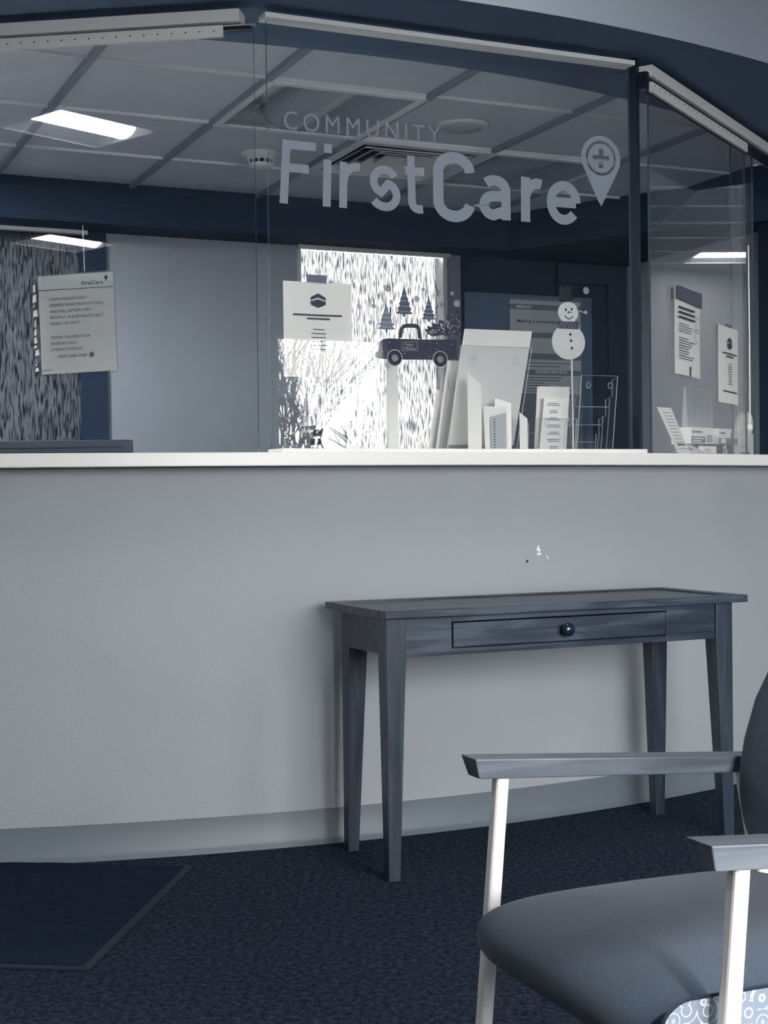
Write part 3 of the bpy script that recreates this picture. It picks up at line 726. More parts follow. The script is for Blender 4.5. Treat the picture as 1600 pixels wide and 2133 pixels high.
# snowman on a stick
t = thing('snowman_pick', 'flat smiling snowman with a black top hat on a white stick behind the glass', 'snowman decoration', FC @ T(Vector((1.066, 1.19, -.03))))
y0 = -1.19
MB().disc(0, 1.545+y0, .063, -.003, 0, 40, ry=.058).build('body', M['snow'], t)
MB().disc(0, 1.642+y0, .038, -.0025, .0005, 36, ry=.035).build('head', M['snow'], t)
MB().poly([(-.040, 1.588+y0), (.036, 1.588+y0), (.040, 1.612+y0), (-.038, 1.612+y0)], .001, .002).build('scarf', M['navy'], t)
b = MB()
for k in range(9): stroke(b, [(-.036+.0085*k, 1.590+y0), (-.032+.0085*k, 1.610+y0)], .0016, .0024)
b.build('scarf_stripe', M['lightgrey'], t)
b = MB().poly([(-.034, 1.688+y0), (.012, 1.690+y0), (.010, 1.728+y0), (-.030, 1.727+y0)], .001, .004); b.poly([(-.038, 1.676+y0), (.000, 1.677+y0), (.024, 1.689+y0), (.018, 1.692+y0), (-.02, 1.684+y0), (-.036, 1.684+y0)], .0015, .0045); b.build('hat', M['black'], t)
b = MB(); b.disc(-.010, 1.650+y0, .0036, .001, .0015, 12, ry=.0045); b.disc(.012, 1.653+y0, .0036, .001, .0015, 12, ry=.0045)
stroke(b, arcp(.001, 1.634+y0, .015, .013, 190, 350, 12), .003, .0015); b.build('face', M['black'], t)
MB().poly([(-.004, 1.637+y0), (.016, 1.643+y0), (-.002, 1.646+y0)], .001, .0022).build('nose', M['midgrey'], t)
for yy in (1.570, 1.549, 1.525): MB().disc(.006+(1.57-yy)*.12, yy+y0, .0042, .0005, .002, 12).build('button', M['black'], t)
MB().tube([(.016, .0, -.004), (.013, 1.60+y0, -.004)], .0028, 8).build('stick', M['white_plastic'], t)
b = MB(); b.tube([(.03, 1.652+y0, 0), (.060, 1.644+y0, 0)], .002, 6); b.disc(.066, 1.645+y0, .006, 0, .002, 10); b.build('arm', M['lightgrey'], t)

# ================================================================== INSIDE THE OFFICE
# mission board
t = thing('notice_board', 'grey framed notice board on the dark office wall', 'notice board', OFF @ Matrix.Rotation(PI/2, 4, 'X') @ T(Vector((2.17, 1.2, -2.885))))
MB().box(0, .80, 0, .94, -.012, .005).build('board', M['soffit'], t)
b = MB(); sqr = [(0, .80, 0, .012), (0, .80, .928, .94), (0, .012, .012, .928), (.788, .80, .012, .928)]
for q in sqr: b.box(*q, -.012, .010)
b.build('frame', M['soffit'], t)
t = thing('mission_poster', 'grey banded poster reading MISSION hanging on the notice board', 'poster', OFF @ Matrix.Rotation(PI/2, 4, 'X') @ T(Vector((2.44, 1.2, -2.868))))
MB().box(0, .46, .0, .925, -.002, .0).build('sheet', M['midgrey'], t)
b = MB()
for y0_, y1_ in ((2.088, 2.110), (1.935, 2.058), (1.82, 1.905), (1.73, 1.787), (1.60, 1.70)): b.poly([(.0, y0_-1.2), (.45, y0_-1.2), (.45, y1_-1.2), (0, y1_-1.2)], .0008)
b.build('white_bands', M['lightgrey'], t)
for tx, x_, y_, wd in (('MISSION', .045, .866, .088), ('VALUES', .045, .598, .07), ('GUIDING PRINCIPLES', .16, .512, .20)):
    MB().text(tx, x_, y_, .016, .0016, width=wd, bold=.01).build('heading', M['paper'], t)
b = MB(); b.text('Making Communities Healthier', .045, .788, .017, .0016, width=.40, bold=.022); b.build('slogan', M['ink'], t); b = MB(); b.lines(.1, .40, .565, 2, .018, .0016, .004, .3); b.lines(.03, .40, .485, 6, .015, .0016, .004, .5)
b.build('writing', M['ink'], t)
M['monitor'] = mat('monitor_plastic', (52, 64, 82), .5, vary=.03)
# monitor on the left, seen over the counter
t = thing('desk_monitor', 'dark wide monitor top seen over the counter at the left', 'monitor', flat((-.96, 4.86), .02))
MB().box(-.42, .12, -.02, .03, 1.20, 1.243).build('upper_bezel', M['monitor'], t, bevel=.004)
MB().box(-.42, .12, -.016, .035, 1.18, 1.205).build('casing', M['monitor'], t, bevel=.004)
MB().box(-.40, .09, -.023, -.019, 1.216, 1.219).build('vent_slot', M['black'], t)
MB().box(-.25, -.05, -.02, .1, 1.176, 1.185).build('stand', M['black'], t)
# acrylic brochure holders standing on the counter, backs to the glass
def sheet3(b, x0, x1, za, ya, zb, yb, t=.003):   # leaning sheet from (ya, za) to (yb, zb)
    b.hexa([(x0, ya, za-t), (x1, ya, za-t), (x1, ya, za), (x0, ya, za), (x0, yb, zb-t), (x1, yb, zb-t), (x1, yb, zb), (x0, yb, zb)])
def holder(x0, x1, h, zbot, ztop, tiers, label, step=.07, dz=.055):
    t = thing('brochure_holder', label, 'brochure holder', FC @ T(Vector((x0, 1.176, 0))), 'clear acrylic brochure holders'); w_ = x1-x0
    b = MB(); sheet3(b, 0, w_, zbot, 0, ztop, h); b.mi = [1, 1, 0, 1, 0, 1] ; b.build('back_panel', [M['acrylic'], M['acrylic_edge']], t)
    b = MB(); b.tube([(0, 0, zbot), (0, h, ztop), (w_, h, ztop), (w_, 0, zbot)], .0014, 6); b.build('polished_rim', M['acrylic_edge'], t)
    k_ = (ztop-zbot)/h
    for sx in (0, w_):
        pts = [(zbot, 0), (ztop, h)]
        for q in range(tiers):
            pts += [(ztop-k_*step*q*1.0-dz*(q+1), h-step*q*1.1-.01), (ztop-k_*step*q-dz*(q+1), max(.02, h-step*(q+1)*1.1))]
        pts += [(zbot-dz*tiers, 0)]
        s_ = MB(); n_ = len(pts)
        i = s_.addv([(sx-.0015, y, z_) for z_, y in pts]); j = s_.addv([(sx+.0015, y, z_) for z_, y in pts])
        s_.face(range(i, i+n_)); s_.face([j+n_-1-q for q in range(n_)]); s_.cur = 1
        for q in range(n_): s_.face([i+q, i+(q+1) % n_, j+(q+1) % n_, j+q])
        s_.build('side_panel', [M['acrylic'], M['acrylic_edge']], t)
    for q in range(tiers):
        zf = zbot-dz*(q+1); hf = h*.62-step*1.0*q
        if hf < .05: hf = .05
        b = MB(); sheet3(b, .002, w_-.002, zf, .004, zf+k_*hf, hf); b.mi = [1, 1, 0, 1, 0, 1]; pk = b.build('pocket', [M['acrylic'], M['acrylic_edge']], t)
        b = MB(); yt_ = hf; b.tube([(.003, yt_+.03, zf+k_*hf+.002), (.003, yt_+.006, zf+k_*hf), (.009, yt_, zf+k_*hf), (w_-.009, yt_, zf+k_*hf), (w_-.003, yt_+.006, zf+k_*hf), (w_-.003, yt_+.03, zf+k_*hf+.002)], .0012, 6); b.build('polished_lip', M['acrylic_edge'], pk)
    b = MB(); b.box(0, w_, 0, .003, zbot-dz*tiers, zbot); b.build('base', M['acrylic'], t)
    for cxh in (.2, .8):
        q = MB(); yy = h*.88; zc = zbot+k_*yy+.001
        stroke(q, arcp(w_*cxh, yy, .008, .010, 0, 360, 16), .0022, zc); q.build('mounting_hole', M['acrylic_edge'], t)
    return t
def leaning(nm, x0, x1, ya, yb, za, zb, mt, label, cat='leaflet', group=None, thick=.002, skew=0):
    t = thing(nm, label, cat, FC @ T(Vector((x0, 1.176+ya, za))), group); w_ = x1-x0; h = yb-ya
    b = MB(); b.hexa([(0, 0, -thick), (w_, 0, -thick), (w_, 0, 0), (0, 0, 0), (skew, h, zb-za-thick), (w_+skew, h, zb-za-thick), (w_+skew, h, zb-za), (skew, h, zb-za)])
    b.build('sheet', mt, t); return t
holder(.697, .958, .352, -.20, -.085, 2, 'large clear tiered brochure holder filled with white sheets')
leaning('brochure', .705, .952, .035, .404, -.204, -.072, M['paper'], 'large white brochure standing tallest in the big acrylic holder', group=None, thick=.006)
leaning('brochure', .690, .935, .015, .31, -.262, -.165, M['paper'], 'white sheets in the second pocket of the big acrylic holder', thick=.006)
leaning('brochure', .685, .930, .010, .22, -.315, -.24, M['paper'], 'white sheets in the lowest pocket of the big acrylic holder', thick=.006)
# folded white cards in front of it
def foldcard(pts, h0, label, nm='folded_card'):
    # pts: list of (x, z, top height) along the zigzag
    b = MB()
    for (xa, za, ha), (xb, zb, hb) in zip(pts[:-1], pts[1:]):
        b.hexa([(xa, 0, za), (xb, 0, zb), (xb, 0, zb-.0015), (xa, 0, za-.0015), (xa, ha, za), (xb, hb, zb), (xb, hb, zb-.0015), (xa, ha, za-.0015)])
    return b.build(nm, M['card'], mw=FC @ T(Vector((0, 1.176, 0))), tag=(label, 'folded card'))
foldcard([(.700, -.050, .262), (.762, -.075, .224)], 0, 'tall blank white card with a slanted top before the big holder')
foldcard([(.825, -.10, .185), (.875, -.08, .168)], 0, 'short pointed white card peeking above the small leaflet')
foldcard([(.892, -.055, .137), (.930, -.07, .117)], 0, 'narrow white card standing right of the big holder')
foldcard([(.418, -.05, .352), (.424, -.055, .35)], 0, 'thin white card edge standing in front of the truck')
foldcard([(.424, -.07, .345), (.472, -.09, .300)], 0, 'tall white card with a slanted top covering the truck wheel')
t = leaning('leaflet', .765, .850, 0, .155, -.055, -.065, M['paper'], 'small white leaflet with a grey panel before the big holder')
b = MB(); b.poly([(.018, .01), (.075, .01), (.075, .135), (.018, .12)], -.003); b.build('grey_panel', M['lightgrey'], t, mw=T(Vector((0, 0, .006))))
b = MB(); b.lines(.028, .036, .11, 11, .009, .0052, .003, .5); b.build('print', M['ink'], t)
# leaflet holder, middle
holder(.985, 1.130, .12, -.10, -.09, 1, 'small clear holder stacked with printed white leaflets', dz=.07)
for k, (x0, x1, h, zz0) in enumerate(((1.018, 1.135, .232, -.165), (.998, 1.120, .228, -.145))):
    leaning('leaflet', x0, x1, .005, h, zz0, zz0+.005, M['paper'], ('white leaflet at the very back of the small holder', 'blank white leaflet behind the printed one in the small holder')[k], skew=.012, thick=.004)
t = leaning('leaflet', 1.000, 1.088, .005, .190, -.118, -.110, M['card'], 'printed white leaflet standing at the front of the small holder', skew=.018)
b = MB()
for q in range(7): b.lines(.024, .080, .165-.024*q, 2, .006, .0015+.008, .0022, .5, True)
b.build('print', M['greyink'], t)
holder(1.190, 1.335, .272, -.19, -.15, 3, 'tall empty clear tiered holder at the right of the centre glass', step=.06, dz=.035)
leaning('leaflet', 1.105, 1.185, .0, .222, -.26, -.24, M['paper'], 'white sheet leaning between the printed leaflets and the empty holder', thick=.003, skew=.012)
# letter tray and rounded sign, lower left of the centre glass
t = thing('letter_tray', 'dark tiered letter tray standing behind the lower left of the centre glass', 'letter tray', FC @ T(Vector((.175, 1.176, -.12))))
for k in range(3):
    b = MB(); y = .01+.028*k; b.box(.0+.012*k, .135, y, y+.004, -.22, 0); b.box(.0+.012*k, .135, y, y+.012, -.003, 0); b.build('shelf', M['dark_metal'], t)
    MB().box(.02, .125, y+.005, y+.012, -.2, -.01).build('paper_stack', M['paper'], t)
for x0, x1 in ((0, .03), (.133, .133)):
    b = MB(); b.hexa([(x0, 0, -.22), (x0+.003, 0, -.22), (x0+.003, 0, 0), (x0, 0, 0), (x1, .092, -.22), (x1+.003, .092, -.22), (x1+.003, .092, -.01), (x1, .092, -.01)]); b.build('side', M['dark_metal'], t)
t = thing('acrylic_sign', 'rounded frosted sign with a pale letter left of the letter tray', 'sign', FC @ T(Vector((.088, 1.176, -.06))))
def rr(x0, x1, y0, y1, r, n=6): return arcp(x1-r, y1-r, r, r, 0, 90, n)+arcp(x0+r, y1-r, r, r, 90, 180, n)+arcp(x0+r, y0+r, r, r, 180, 270, n)+arcp(x1-r, y0+r, r, r, 270, 360, n)
M['frost'] = glassmat('frosted_acrylic', (.62, .64, .66), 1.4, .3)
MB().poly(rr(-.03, .068, .03, .17, .012), -.003, 0).build('panel', M['frost'], t)
MB().text('S', -.012, .048, .022, .001, bold=.01).build('letter', M['card'], t)
MB().box(0, .03, 0, .04, -.02, 0).build('foot', M['acrylic'], t)
# right side of the counter: objects behind the right glass
def rot_frame(x, y, ang): return frame((x, y, 1.176), ang)
AR = math.radians(50)
def ray_xy(X, D): return ((X-800)/3029*D, D)
# tent card
t = thing('tent_card', 'white printed tent card leaning behind the right glass', 'tent card', rot_frame(1.045, 5.42, math.radians(25)))
b = MB(); b.hexa([(.034, 0, .05), (.092, 0, .045), (.092, 0, .048), (.034, 0, .053), (.0, .190, -.04), (.062, .188, -.04), (.062, .188, -.037), (.0, .190, -.037)]); b.build('front_sheet', M['paper'], t)
b = MB(); b.hexa([(-.01, 0, -.12), (.09, 0, -.12), (.09, 0, -.117), (-.01, 0, -.117), (.0, .190, -.042), (.062, .188, -.042), (.062, .188, -.039), (.0, .190, -.039)]); b.build('rear_sheet', M['acrylic'], t)
b = MB()
for k in range(12):
    y = .168-.0125*k; f_ = y/.19; xx = .034*(1-f_)+.012; zc = .0485*(1-f_)-.0375*f_+.003
    b.quad((xx, y, zc), (xx+.035+.01*random.random(), y, zc), (xx+.035, y+.002, zc), (xx, y+.002, zc))
b.quad((.038, .045, .034), (.072, .045, .034), (.071, .051, .033), (.037, .051, .033)); b.build('print', M['ink'], t)
def cbox(X0, D, ang, w_, h, d, y0, label, mt, prints, nm='carton', cat='carton'):
    x, y = ray_xy(X0, D); t = thing(nm, label, cat, frame((x, y, 1.176+y0), math.radians(ang)))
    MB().box(0, w_, 0, h, -d, 0).build('box', mt, t, bevel=.001)
    for pn, pm, fn in prints:
        b = MB(); fn(b); b.build(pn, pm, t)
    return t
bx = 45
cbox(1456, 5.66, bx, .245, .058, .10, 0, 'dark flat carton at the bottom of the box stack', M['navy'], [('band', M['midgrey'], lambda b: b.poly([(.12, .004), (.24, .004), (.24, .014), (.12, .014)], .001)), ('flower_print', M['paper'], lambda b: [b.disc(.19+.012*math.cos(k), .035+.016*math.sin(k*1.7), .006, .001, .0012, 10) for k in range(9)])])
cbox(1441, 5.64, bx, .155, .064, .09, .0585, 'white carton with dark lettering lying on top at the left', M['card'], [('band', M['midgrey'], lambda b: b.poly([(.003, .004), (.10, .004), (.10, .028), (.003, .028)], .001)), ('logo', M['ink'], lambda b: (b.disc(.018, .046, .006, .001, .0012, 14), b.lines(.028, .078, .043, 1, .01, .001, .006, 0))), ('picture', M['lightgrey'], lambda b: b.poly([(.11, .006), (.15, .006), (.15, .036), (.11, .036)], .001)), ('script', M['card'], lambda b: b.lines(.012, .09, .018, 2, .010, .0014, .005, .3))])
cbox(1499, 5.80, bx, .14, .064, .09, .0585, 'white carton with a flower print lying on top at the right', M['card'], [('band', M['midgrey'], lambda b: b.poly([(.0, .0), (.138, .0), (.138, .026), (.0, .026)], .001)), ('logo', M['ink'], lambda b: b.lines(.012, .045, .043, 1, .01, .001, .006, 0)), ('panel', M['card'], lambda b: b.poly([(.014, .005), (.05, .005), (.05, .024), (.014, .024)], .0014)), ('flower_print', M['ink'], lambda b: [b.disc(.095+.012*math.cos(k*2.1), .026+.02*math.sin(k*1.3), .004, .0015, .0016, 8) for k in range(8)])])
cbox(1465, 5.54, 42, .090, .045, .02, 0, 'small white card with a grey square before the dark carton', M['card'], [('print', M['greyink'], lambda b: (b.lines(.012, .06, .032, 2, .006, .001, .002, .3), b.lines(.03, .075, .016, 2, .006, .001, .002, .3), b.poly([(.018, .008), (.026, .008), (.026, .018), (.018, .018)], .001)))], nm='business_card_holder', cat='card holder')
t = thing('flyer_stack', 'fanned white flyers lying beside the tent card', 'flyers', frame((*ray_xy(1428, 5.50), 1.176), math.radians(40)))
for k in range(3):
    b = MB(); s_ = .016*k; b.hexa([(s_, .0, .05-s_), (.10+s_, .0, .05-s_), (.10+s_, .001, .052-s_), (s_, .001, .052-s_), (-.03+s_, .050-.012*k, -.02-s_), (.06+s_, .050-.012*k, -.02-s_), (.06+s_, .052-.012*k, -.018-s_), (-.03+s_, .052-.012*k, -.018-s_)]); b.build('flyer', M['paper'], t)
b = MB(); b.poly([(.0, .012), (.05, .012), (.03, .036), (-.012, .036)], .012, .0125); b.build('print', M['midgrey'], t)
cbox(1544, 6.02, 52, .135, .112, .14, 0, 'white tissue box standing past the edge of the right glass', M['card'], [('band', M['midgrey'], lambda b: b.poly([(.0, .015), (.09, .015), (.09, .033), (.0, .033)], .001)), ('print', M['greyink'], lambda b: b.lines(.008, .08, .062, 2, .010, .001, .002, .4))], nm='tissue_box', cat='tissue box')
# tissues rising from the box
t = thing('tissue', 'crumpled white tissue pulled up from the tissue box', 'tissue', frame((*ray_xy(1556, 6.08), 1.176+.113), math.radians(48)))
b = MB(); n_ = 16
rows = []
for j, (w_, y) in enumerate(((.11, 0), (.115, .02), (.095, .05), (.06, .075), (.03, .088))):
    rows.append(b.addv([((w_*(i/n_-.5))+.055+.02*(y/.09), y+.006*math.sin(i*1.9+j), -.05+.018*math.sin(i*1.3)+.006*math.sin(i*3.1+j)) for i in range(n_+1)]))
for j in range(4):
    for i in range(n_): b.face([rows[j]+i, rows[j]+i+1, rows[j+1]+i+1, rows[j+1]+i])
o = b.build('folds', M['tissue'], t, smooth=True); sm = o.modifiers.new('s', 'SOLIDIFY'); sm.thickness = .0015
# paper bag behind the boxes
t = thing('paper_bag', 'pale folded bag standing behind the cartons', 'bag', frame((*ray_xy(1438, 5.85), 1.176), math.radians(48)))
b = MB(); b.hexa([(0, 0, -.05), (.21, 0, -.05), (.21, 0, 0), (0, 0, 0), (-.01, .295, -.02), (.20, .29, -.02), (.20, .29, -.01), (-.01, .295, -.01)]); b.build('body', M['lightgrey'], t, bevel=.004)
b = MB()
for xx in (.05, .10, .15): stroke(b, [(xx, .13), (xx+.004, .28)], .002, -.001)
b.build('crease', M['midgrey'], t)
# hanging cord with a clip beside the right panel edge
t = thing('pull_cord', 'thin white pull rod hanging at the edge of the right glass', 'pull rod', FR @ T(Vector((1.045, 1.30, .035))))
MB().tube([(0, 0, 0), (.004, .36, 0), (.0, .72, 0)], .0028, 8).build('rod', M['white_paint'], t)
MB().lathe([(.004, -.012), (.011, -.004), (.011, .008), (.005, .014)], 16).build('knob', M['white_paint'], t, mw=Matrix.Rotation(-PI/2, 4, 'X'))

# picture and cabinet on the east wing wall, mirrored in the right glass
EW = flat((7.85, 2.2), EA)
t = thing('framed_picture', 'framed picture on the bright east wall, mirrored in the right glass', 'picture', EW @ Matrix.Rotation(PI/2, 4, 'X') @ T(Vector((8.9, 1.3, -.03))))
MB().box(0, .9, 0, 1.0, 0, .03).build('frame', M['midgrey'], t); MB().box(.06, .84, .06, .94, .03, .034).build('print', M['lightgrey'], t)

# ================================================================== KNEE WALL DETAILS, MAT
def wallpt(ax, z_, R=4.5505):
    return (CX+R*math.sin(ax), CY-R*math.cos(ax), z_)
# three small scuffs in the paint below the counter
def scuff(label, X, zc, pts, mt):
    # angle on the arc for the point at lateral position X
    a = math.asin((X-CX)/4.551)
    F = frame((CX+4.5515*math.sin(a), CY-4.5515*math.cos(a), zc), a)
    MB().poly(pts, 0, .0008).build('paint_chip', mt, mw=F, tag=(label, 'paint chip', 'paint chips under the counter'))
scuff('white paint chip, the larger upper one on the knee wall above the table', .497, .868, [(-.008, -.004), (.003, -.010), (.009, -.004), (.002, .004), (.001, .013), (-.006, .008)], M['card'])
scuff('thin white chip directly below the larger white chip', .498, .853, [(-.008, -.004), (.007, -.005), (.009, .003), (-.006, .004)], M['card'])
scuff('small white scratch right of the white chips', .526, .839, [(-.006, .006), (-.002, .008), (.008, -.004), (.004, -.005)], M['paper'])
scuff('small dark nick left of the white chips', .457, .830, [(-.005, -.003), (.002, -.004), (.006, .003), (.001, .005)], M['black'])
# floor mat
t = thing('floor_mat', 'dark rectangular entrance mat on the carpet at the left', 'mat', flat((-.665, 3.205, 0), math.radians(180-7.2)))
MB().box(0, .60, -.91, 0, 0, .006).build('border', M['black_rub'], t, bevel=.002)
MB().box(.022, .58, -.89, -.022, .004, .010).build('pile', M['mat'], t, bevel=.002)

# ================================================================== CONSOLE TABLE
TT = flat((0, 3.895), .415)
TW, TD = 1.195, .44
t = thing('console_table', 'dark stained wooden console table against the curved wall', 'table', TT)
b = MB(); H1, H0 = .735, .713
bw = .045
for x0, x1, y0, y1 in ((0, TW, 0, bw), (0, TW, TD-bw, TD), (0, bw, bw, TD-bw), (TW-bw, TW, bw, TD-bw)): b.box(x0, x1, y0, y1, H0, H1)
b.build('top_frame', M['wood'], t, bevel=.0025)
MB().box(bw+.001, TW-bw-.001, bw+.001, TD-bw-.001, H0, H1-.005).build('top_panel', M['wood'], t, bevel=.0015)
def leg(x0, y0, sx, sy):    # x0,y0 = outer corner, sx/sy = inward direction
    b = MB(); w0, w1 = .058, .034; zt = .6
    def q(w, z_): return [(x0, y0, z_), (x0+sx*w, y0, z_), (x0+sx*w, y0+sy*w, z_), (x0, y0+sy*w, z_)]
    R_ = []
    for w_, z_ in ((w1, 0), (w0, zt), (w0, H0-.0005)):
        A = q(w_, z_); R_.append(b.addv(A if sx*sy > 0 else A[::-1]))
    b.face([R_[0]+k for k in (3, 2, 1, 0)]); b.face([R_[2]+k for k in range(4)])
    for r_ in range(2):
        for k in range(4): b.face([R_[r_]+k, R_[r_]+(k+1) % 4, R_[r_+1]+(k+1) % 4, R_[r_+1]+k])
    return b.build('leg', M['wood_v'], t, bevel=.0015)
ix, iy = .042, .022
leg(ix-.03, iy, 1, 1); leg(TW-ix+.0, iy, -1, 1); leg(ix, TD-iy, 1, -1); leg(TW-ix, TD-iy, -1, -1)
ax0, ax1 = ix+.03, TW-ix-.058
def front_apron():
    b = MB(); y0, y1 = iy+.008, iy+.026; d0, d1, dz0, dz1 = .213, .922, .622, .696
    b.box(ax0, d0, y0, y1, .605, H0); b.box(d1, ax1, y0, y1, .605, H0); b.box(d0, d1, y0, y1, .605, dz0); b.box(d0, d1, y0, y1, dz1, H0)
    return b
front_apron().build('apron', M['wood'], t, bevel=.001)
MB().box(ix+.058, ax1, TD-iy-.026, TD-iy-.008, .605, H0).build('apron', M['wood'], t)
MB().box(ix-.0, ix+.02, iy+.058, TD-iy-.058, .605, H0).build('apron', M['wood'], t); MB().box(TW-ix-.026, TW-ix-.008, iy+.058, TD-iy-.058, .605, H0).build('apron', M['wood'], t)
d = MB().box(.217, .918, iy+.005, iy+.022, .6255, .6925).build('drawer', M['wood'], t, bevel=.002)
MB().box(.213, .922, iy+.024, TD-.08, .622, .63).build('drawer_box', M['black'], t)
MB().lathe([(.009, 0), (.008, .010), (.012, .014), (.0185, .020), (.020, .026), (.017, .032), (.008, .036), (.001, .037)], 24, axis='y', o=(.570, iy+.005, .659)).build('knob', mat('knob_wood', (26, 38, 58), .15, coat=.5), d, smooth=True)

# ================================================================== ARMCHAIR
ch_o = (.2308, 1.868); th = math.atan2(.385, .923)
CH = flat(ch_o, th)
c = thing('armchair', 'waiting room armchair with dark upholstery, wooden arms and white posts', 'armchair', CH)
def arm(sy):
    b = MB(); L = .56; s_ = -.07; y0, y1 = sy*.29-.025, sy*.29+.025
    tz = lambda x: .66+s_*x
    def row(x, xb, th_, ins): return [(xb, y0+ins, tz(x)-th_), (xb, y1-ins, tz(x)-th_), (x, y1, tz(x)), (x, y0, tz(x))]
    R0, R1 = row(0, .009, .031, .006), row(L, L, .026, .006)
    i = b.addv(R0); j = b.addv(R1)
    b.face([i+3, i+2, i+1, i]); b.face([j, j+1, j+2, j+3])
    for k in range(4): b.face([i+k, i+(k+1) % 4, j+(k+1) % 4, j+k])
    return b.build('armrest', M['armwood'], c, bevel=.002)
arm(1); arm(-1)
def sqtube(b, p, q, w):
    p, q = Vector(p), Vector(q)
    b.hexa([(p.x-w, p.y-w, p.z), (p.x+w, p.y-w, p.z), (p.x+w, p.y+w, p.z), (p.x-w, p.y+w, p.z), (q.x-w, q.y-w, q.z), (q.x+w, q.y-w, q.z), (q.x+w, q.y+w, q.z), (q.x-w, q.y+w, q.z)])
for sy in (1, -1):
    b = MB(); sqtube(b, (-.002, sy*.29, 0), (.054, sy*.29, .628), .0108); b.build('front_leg', M['white_paint'], c, bevel=.006, seg=3)
    b = MB(); sqtube(b, (.60, sy*.29, 0), (.49, sy*.29, .600), .0125); b.build('rear_leg', M['white_paint'], c, bevel=.006, seg=3)
    b = MB(); b.tube([(.04, sy*.285, .37), (.53, sy*.285, .37)], .011, 10); b.build('side_rail', M['white_paint'], c)
b = MB(); b.tube([(.055, -.285, .365), (.055, .285, .365)], .011, 10); b.build('front_rail', M['white_paint'], c)
# seat cushion: rounded superellipsoid-like block
def cushion(x0, x1, y0, y1, z0, z1, ex=5, ez=3, nu=48, nv=16, crown=.02, warp=None):
    b = MB(); cx, cy, cz = (x0+x1)/2, (y0+y1)/2, (z0+z1)/2; rx, ry, rz = (x1-x0)/2, (y1-y0)/2, (z1-z0)/2
    def sp(v, e): return math.copysign(abs(v)**(2/e), v)
    rows = []
    for j in range(nv+1):
        ph = -PI/2+PI*j/nv; row = []
        for i in range(nu):
            a = 2*PI*i/nu; k = sp(math.cos(ph), ez)
            x = rx*k*sp(math.cos(a), ex); y = ry*k*sp(math.sin(a), ex); z_ = rz*sp(math.sin(ph), ez)
            if z_ > 0: z_ += crown*(1-(y/ry)**2)*(1-(x/rx)**2)
            p = (x+cx, y+cy, z_+cz)
            row.append(warp(p) if warp else p)
        rows.append(b.addv(row))
    for j in range(nv):
        for i in range(nu): b.face([rows[j]+i, rows[j]+(i+1) % nu, rows[j+1]+(i+1) % nu, rows[j+1]+i])
    return b
seat = cushion(-.042, .50, -.262, .262, .362, .482, ex=6, ez=2.6, crown=.014, nv=24, nu=72).build('seat', M['fabric'], c, smooth=True)
# patterned side boxing with a stitched seam on the near side
side = rr(-.036, .46, .385, .476, .042, 8)
b = MB(); n_ = len(side)
i = b.addv([(x, -.2635-(.002 if .43 > z_ > .40 else 0), z_) for x, z_ in side]); b.face([i+k for k in range(n_)][::-1])
b.build('side_panel', M['pattern'], c, label='patterned swirl fabric side panel')
b = MB(); b.tube([(x, -.2635, z_) for x, z_ in side]+[(side[0][0], -.2635, side[0][1])], .0022, 6, cap=False); b.build('piping', M['black'], c)
def bw_(p):
    x, y, z_ = p; k = (z_-.50)
    return (x+.25*max(0, k)+.9*max(0, k-.12)**2*1.0+.10*(y/.25)**2*-.25, y*(1-.25*max(0, (k-.25))/.25), z_)
cushion(.425, .51, -.258, .258, .46, .98, ex=3.5, ez=3.2, crown=0, nv=32, nu=48, warp=bw_).build('backrest', M['fabric'], c, smooth=True)

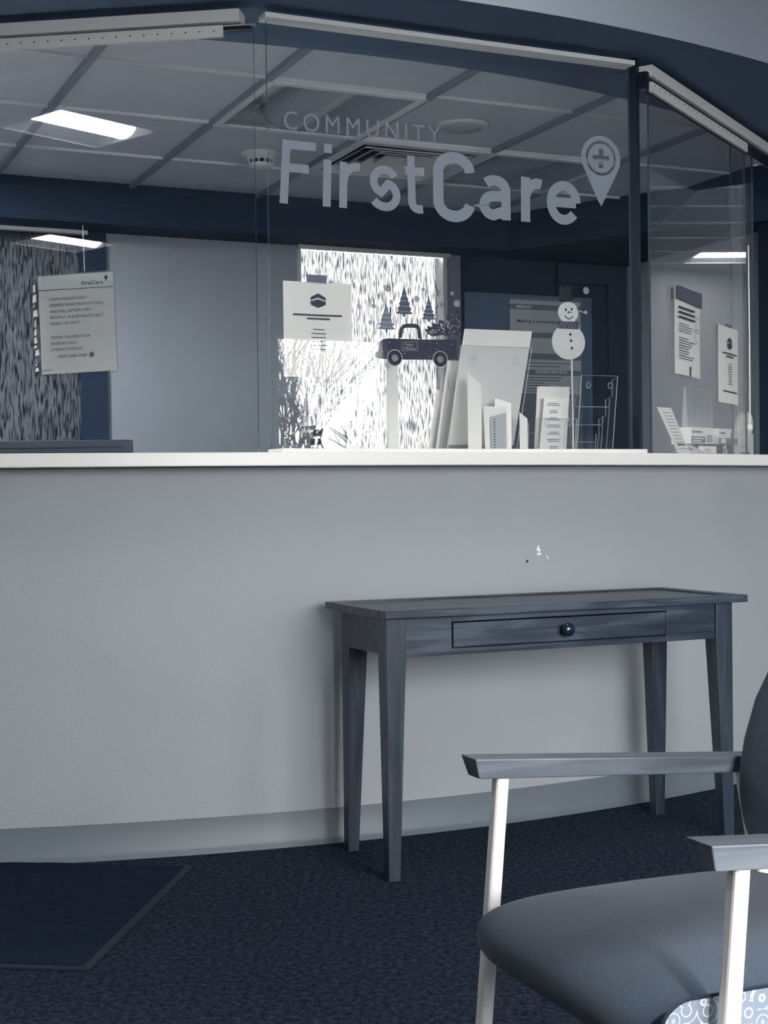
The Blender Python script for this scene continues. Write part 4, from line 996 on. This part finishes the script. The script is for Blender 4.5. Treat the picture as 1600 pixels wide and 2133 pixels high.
# ================================================================== OUTDOORS (seen by reflection)
def shrub(x, y, h, seed, label):
    rnd = random.Random(seed); b = MB()
    def grow(p, d, L, r, n):
        q = p+d*L; mid = (p+q)/2+Vector((rnd.uniform(-1, 1), rnd.uniform(-1, 1), 0))*L*.06
        b.tube([p, mid, q], [r, r*.85, r*.65], 5, cap=False)
        if n == 0: return
        for _ in range(3 if n > 1 else 2):
            e = (d+Vector((rnd.uniform(-.7, .7), rnd.uniform(-.7, .7), rnd.uniform(-.1, .5)))).normalized()
            grow(p+(q-p)*rnd.uniform(.5, 1), e, L*rnd.uniform(.6, .8), r*.6, n-1)
    for k in range(8):
        grow(Vector((rnd.uniform(-.15, .15), rnd.uniform(-.15, .15), 0)), Vector((rnd.uniform(-.35, .35), rnd.uniform(-.35, .35), 1)).normalized(), h*.42, .026, 4)
    b.build('bare_shrub', M['bark'], mw=T(Vector((x, y, 0))), tag=(label, 'shrub', 'bare shrubs outside'))
shrub(6.3, -2.4, 3.0, 3, 'bare branching shrub mirrored at the left of the bright window reflection')
shrub(8.3, -5.6, 2.1, 5, 'low bare shrub mirrored in the middle of the bright window reflection')
shrub(10.9, -4.9, 2.4, 8, 'low bare shrub mirrored at the right of the bright window reflection')
def hedge(nm, x0, y0, ang, L, H_, D_, seed, label):
    b = MB(); rnd = random.Random(seed); nx, ny = 60, 10
    prof = [(-D_/2, 0), (-D_/2*1.05, H_*.35), (-D_/2*.95, H_*.75), (-D_/2*.5, H_), (D_/2*.5, H_), (D_/2*.95, H_*.75), (D_/2, 0)]
    rows = [b.addv([(L*i/nx+rnd.uniform(-.04, .04), y+rnd.uniform(-.07, .07), z_+(rnd.uniform(-.12, .12) if z_ else 0)) for i in range(nx+1)]) for y, z_ in prof]
    for r_ in range(len(rows)-1):
        for i in range(nx): b.face([rows[r_]+i, rows[r_]+i+1, rows[r_+1]+i+1, rows[r_+1]+i])
    b.build(nm, M['hedge'], mw=flat((x0, y0, -.15), ang), tag=(label, 'hedge'))
M['hedge'] = mat('winter_hedge', (96, 100, 104), .95, vary=.5, scale=14)
hedge('clipped_hedge', 6.2, -9.4, .55, 8.5, 1.75, 1.2, 4, 'grey winter hedge mirrored low in the bright window reflection')
g = MB().quad((-25, -30, -.15), (30, -30, -.15), (30, 30, -.15), (-25, 30, -.15)).build('ground_outside', mat('outdoor_ground', (196, 198, 200), .9, vary=.2, scale=2), kind='structure')
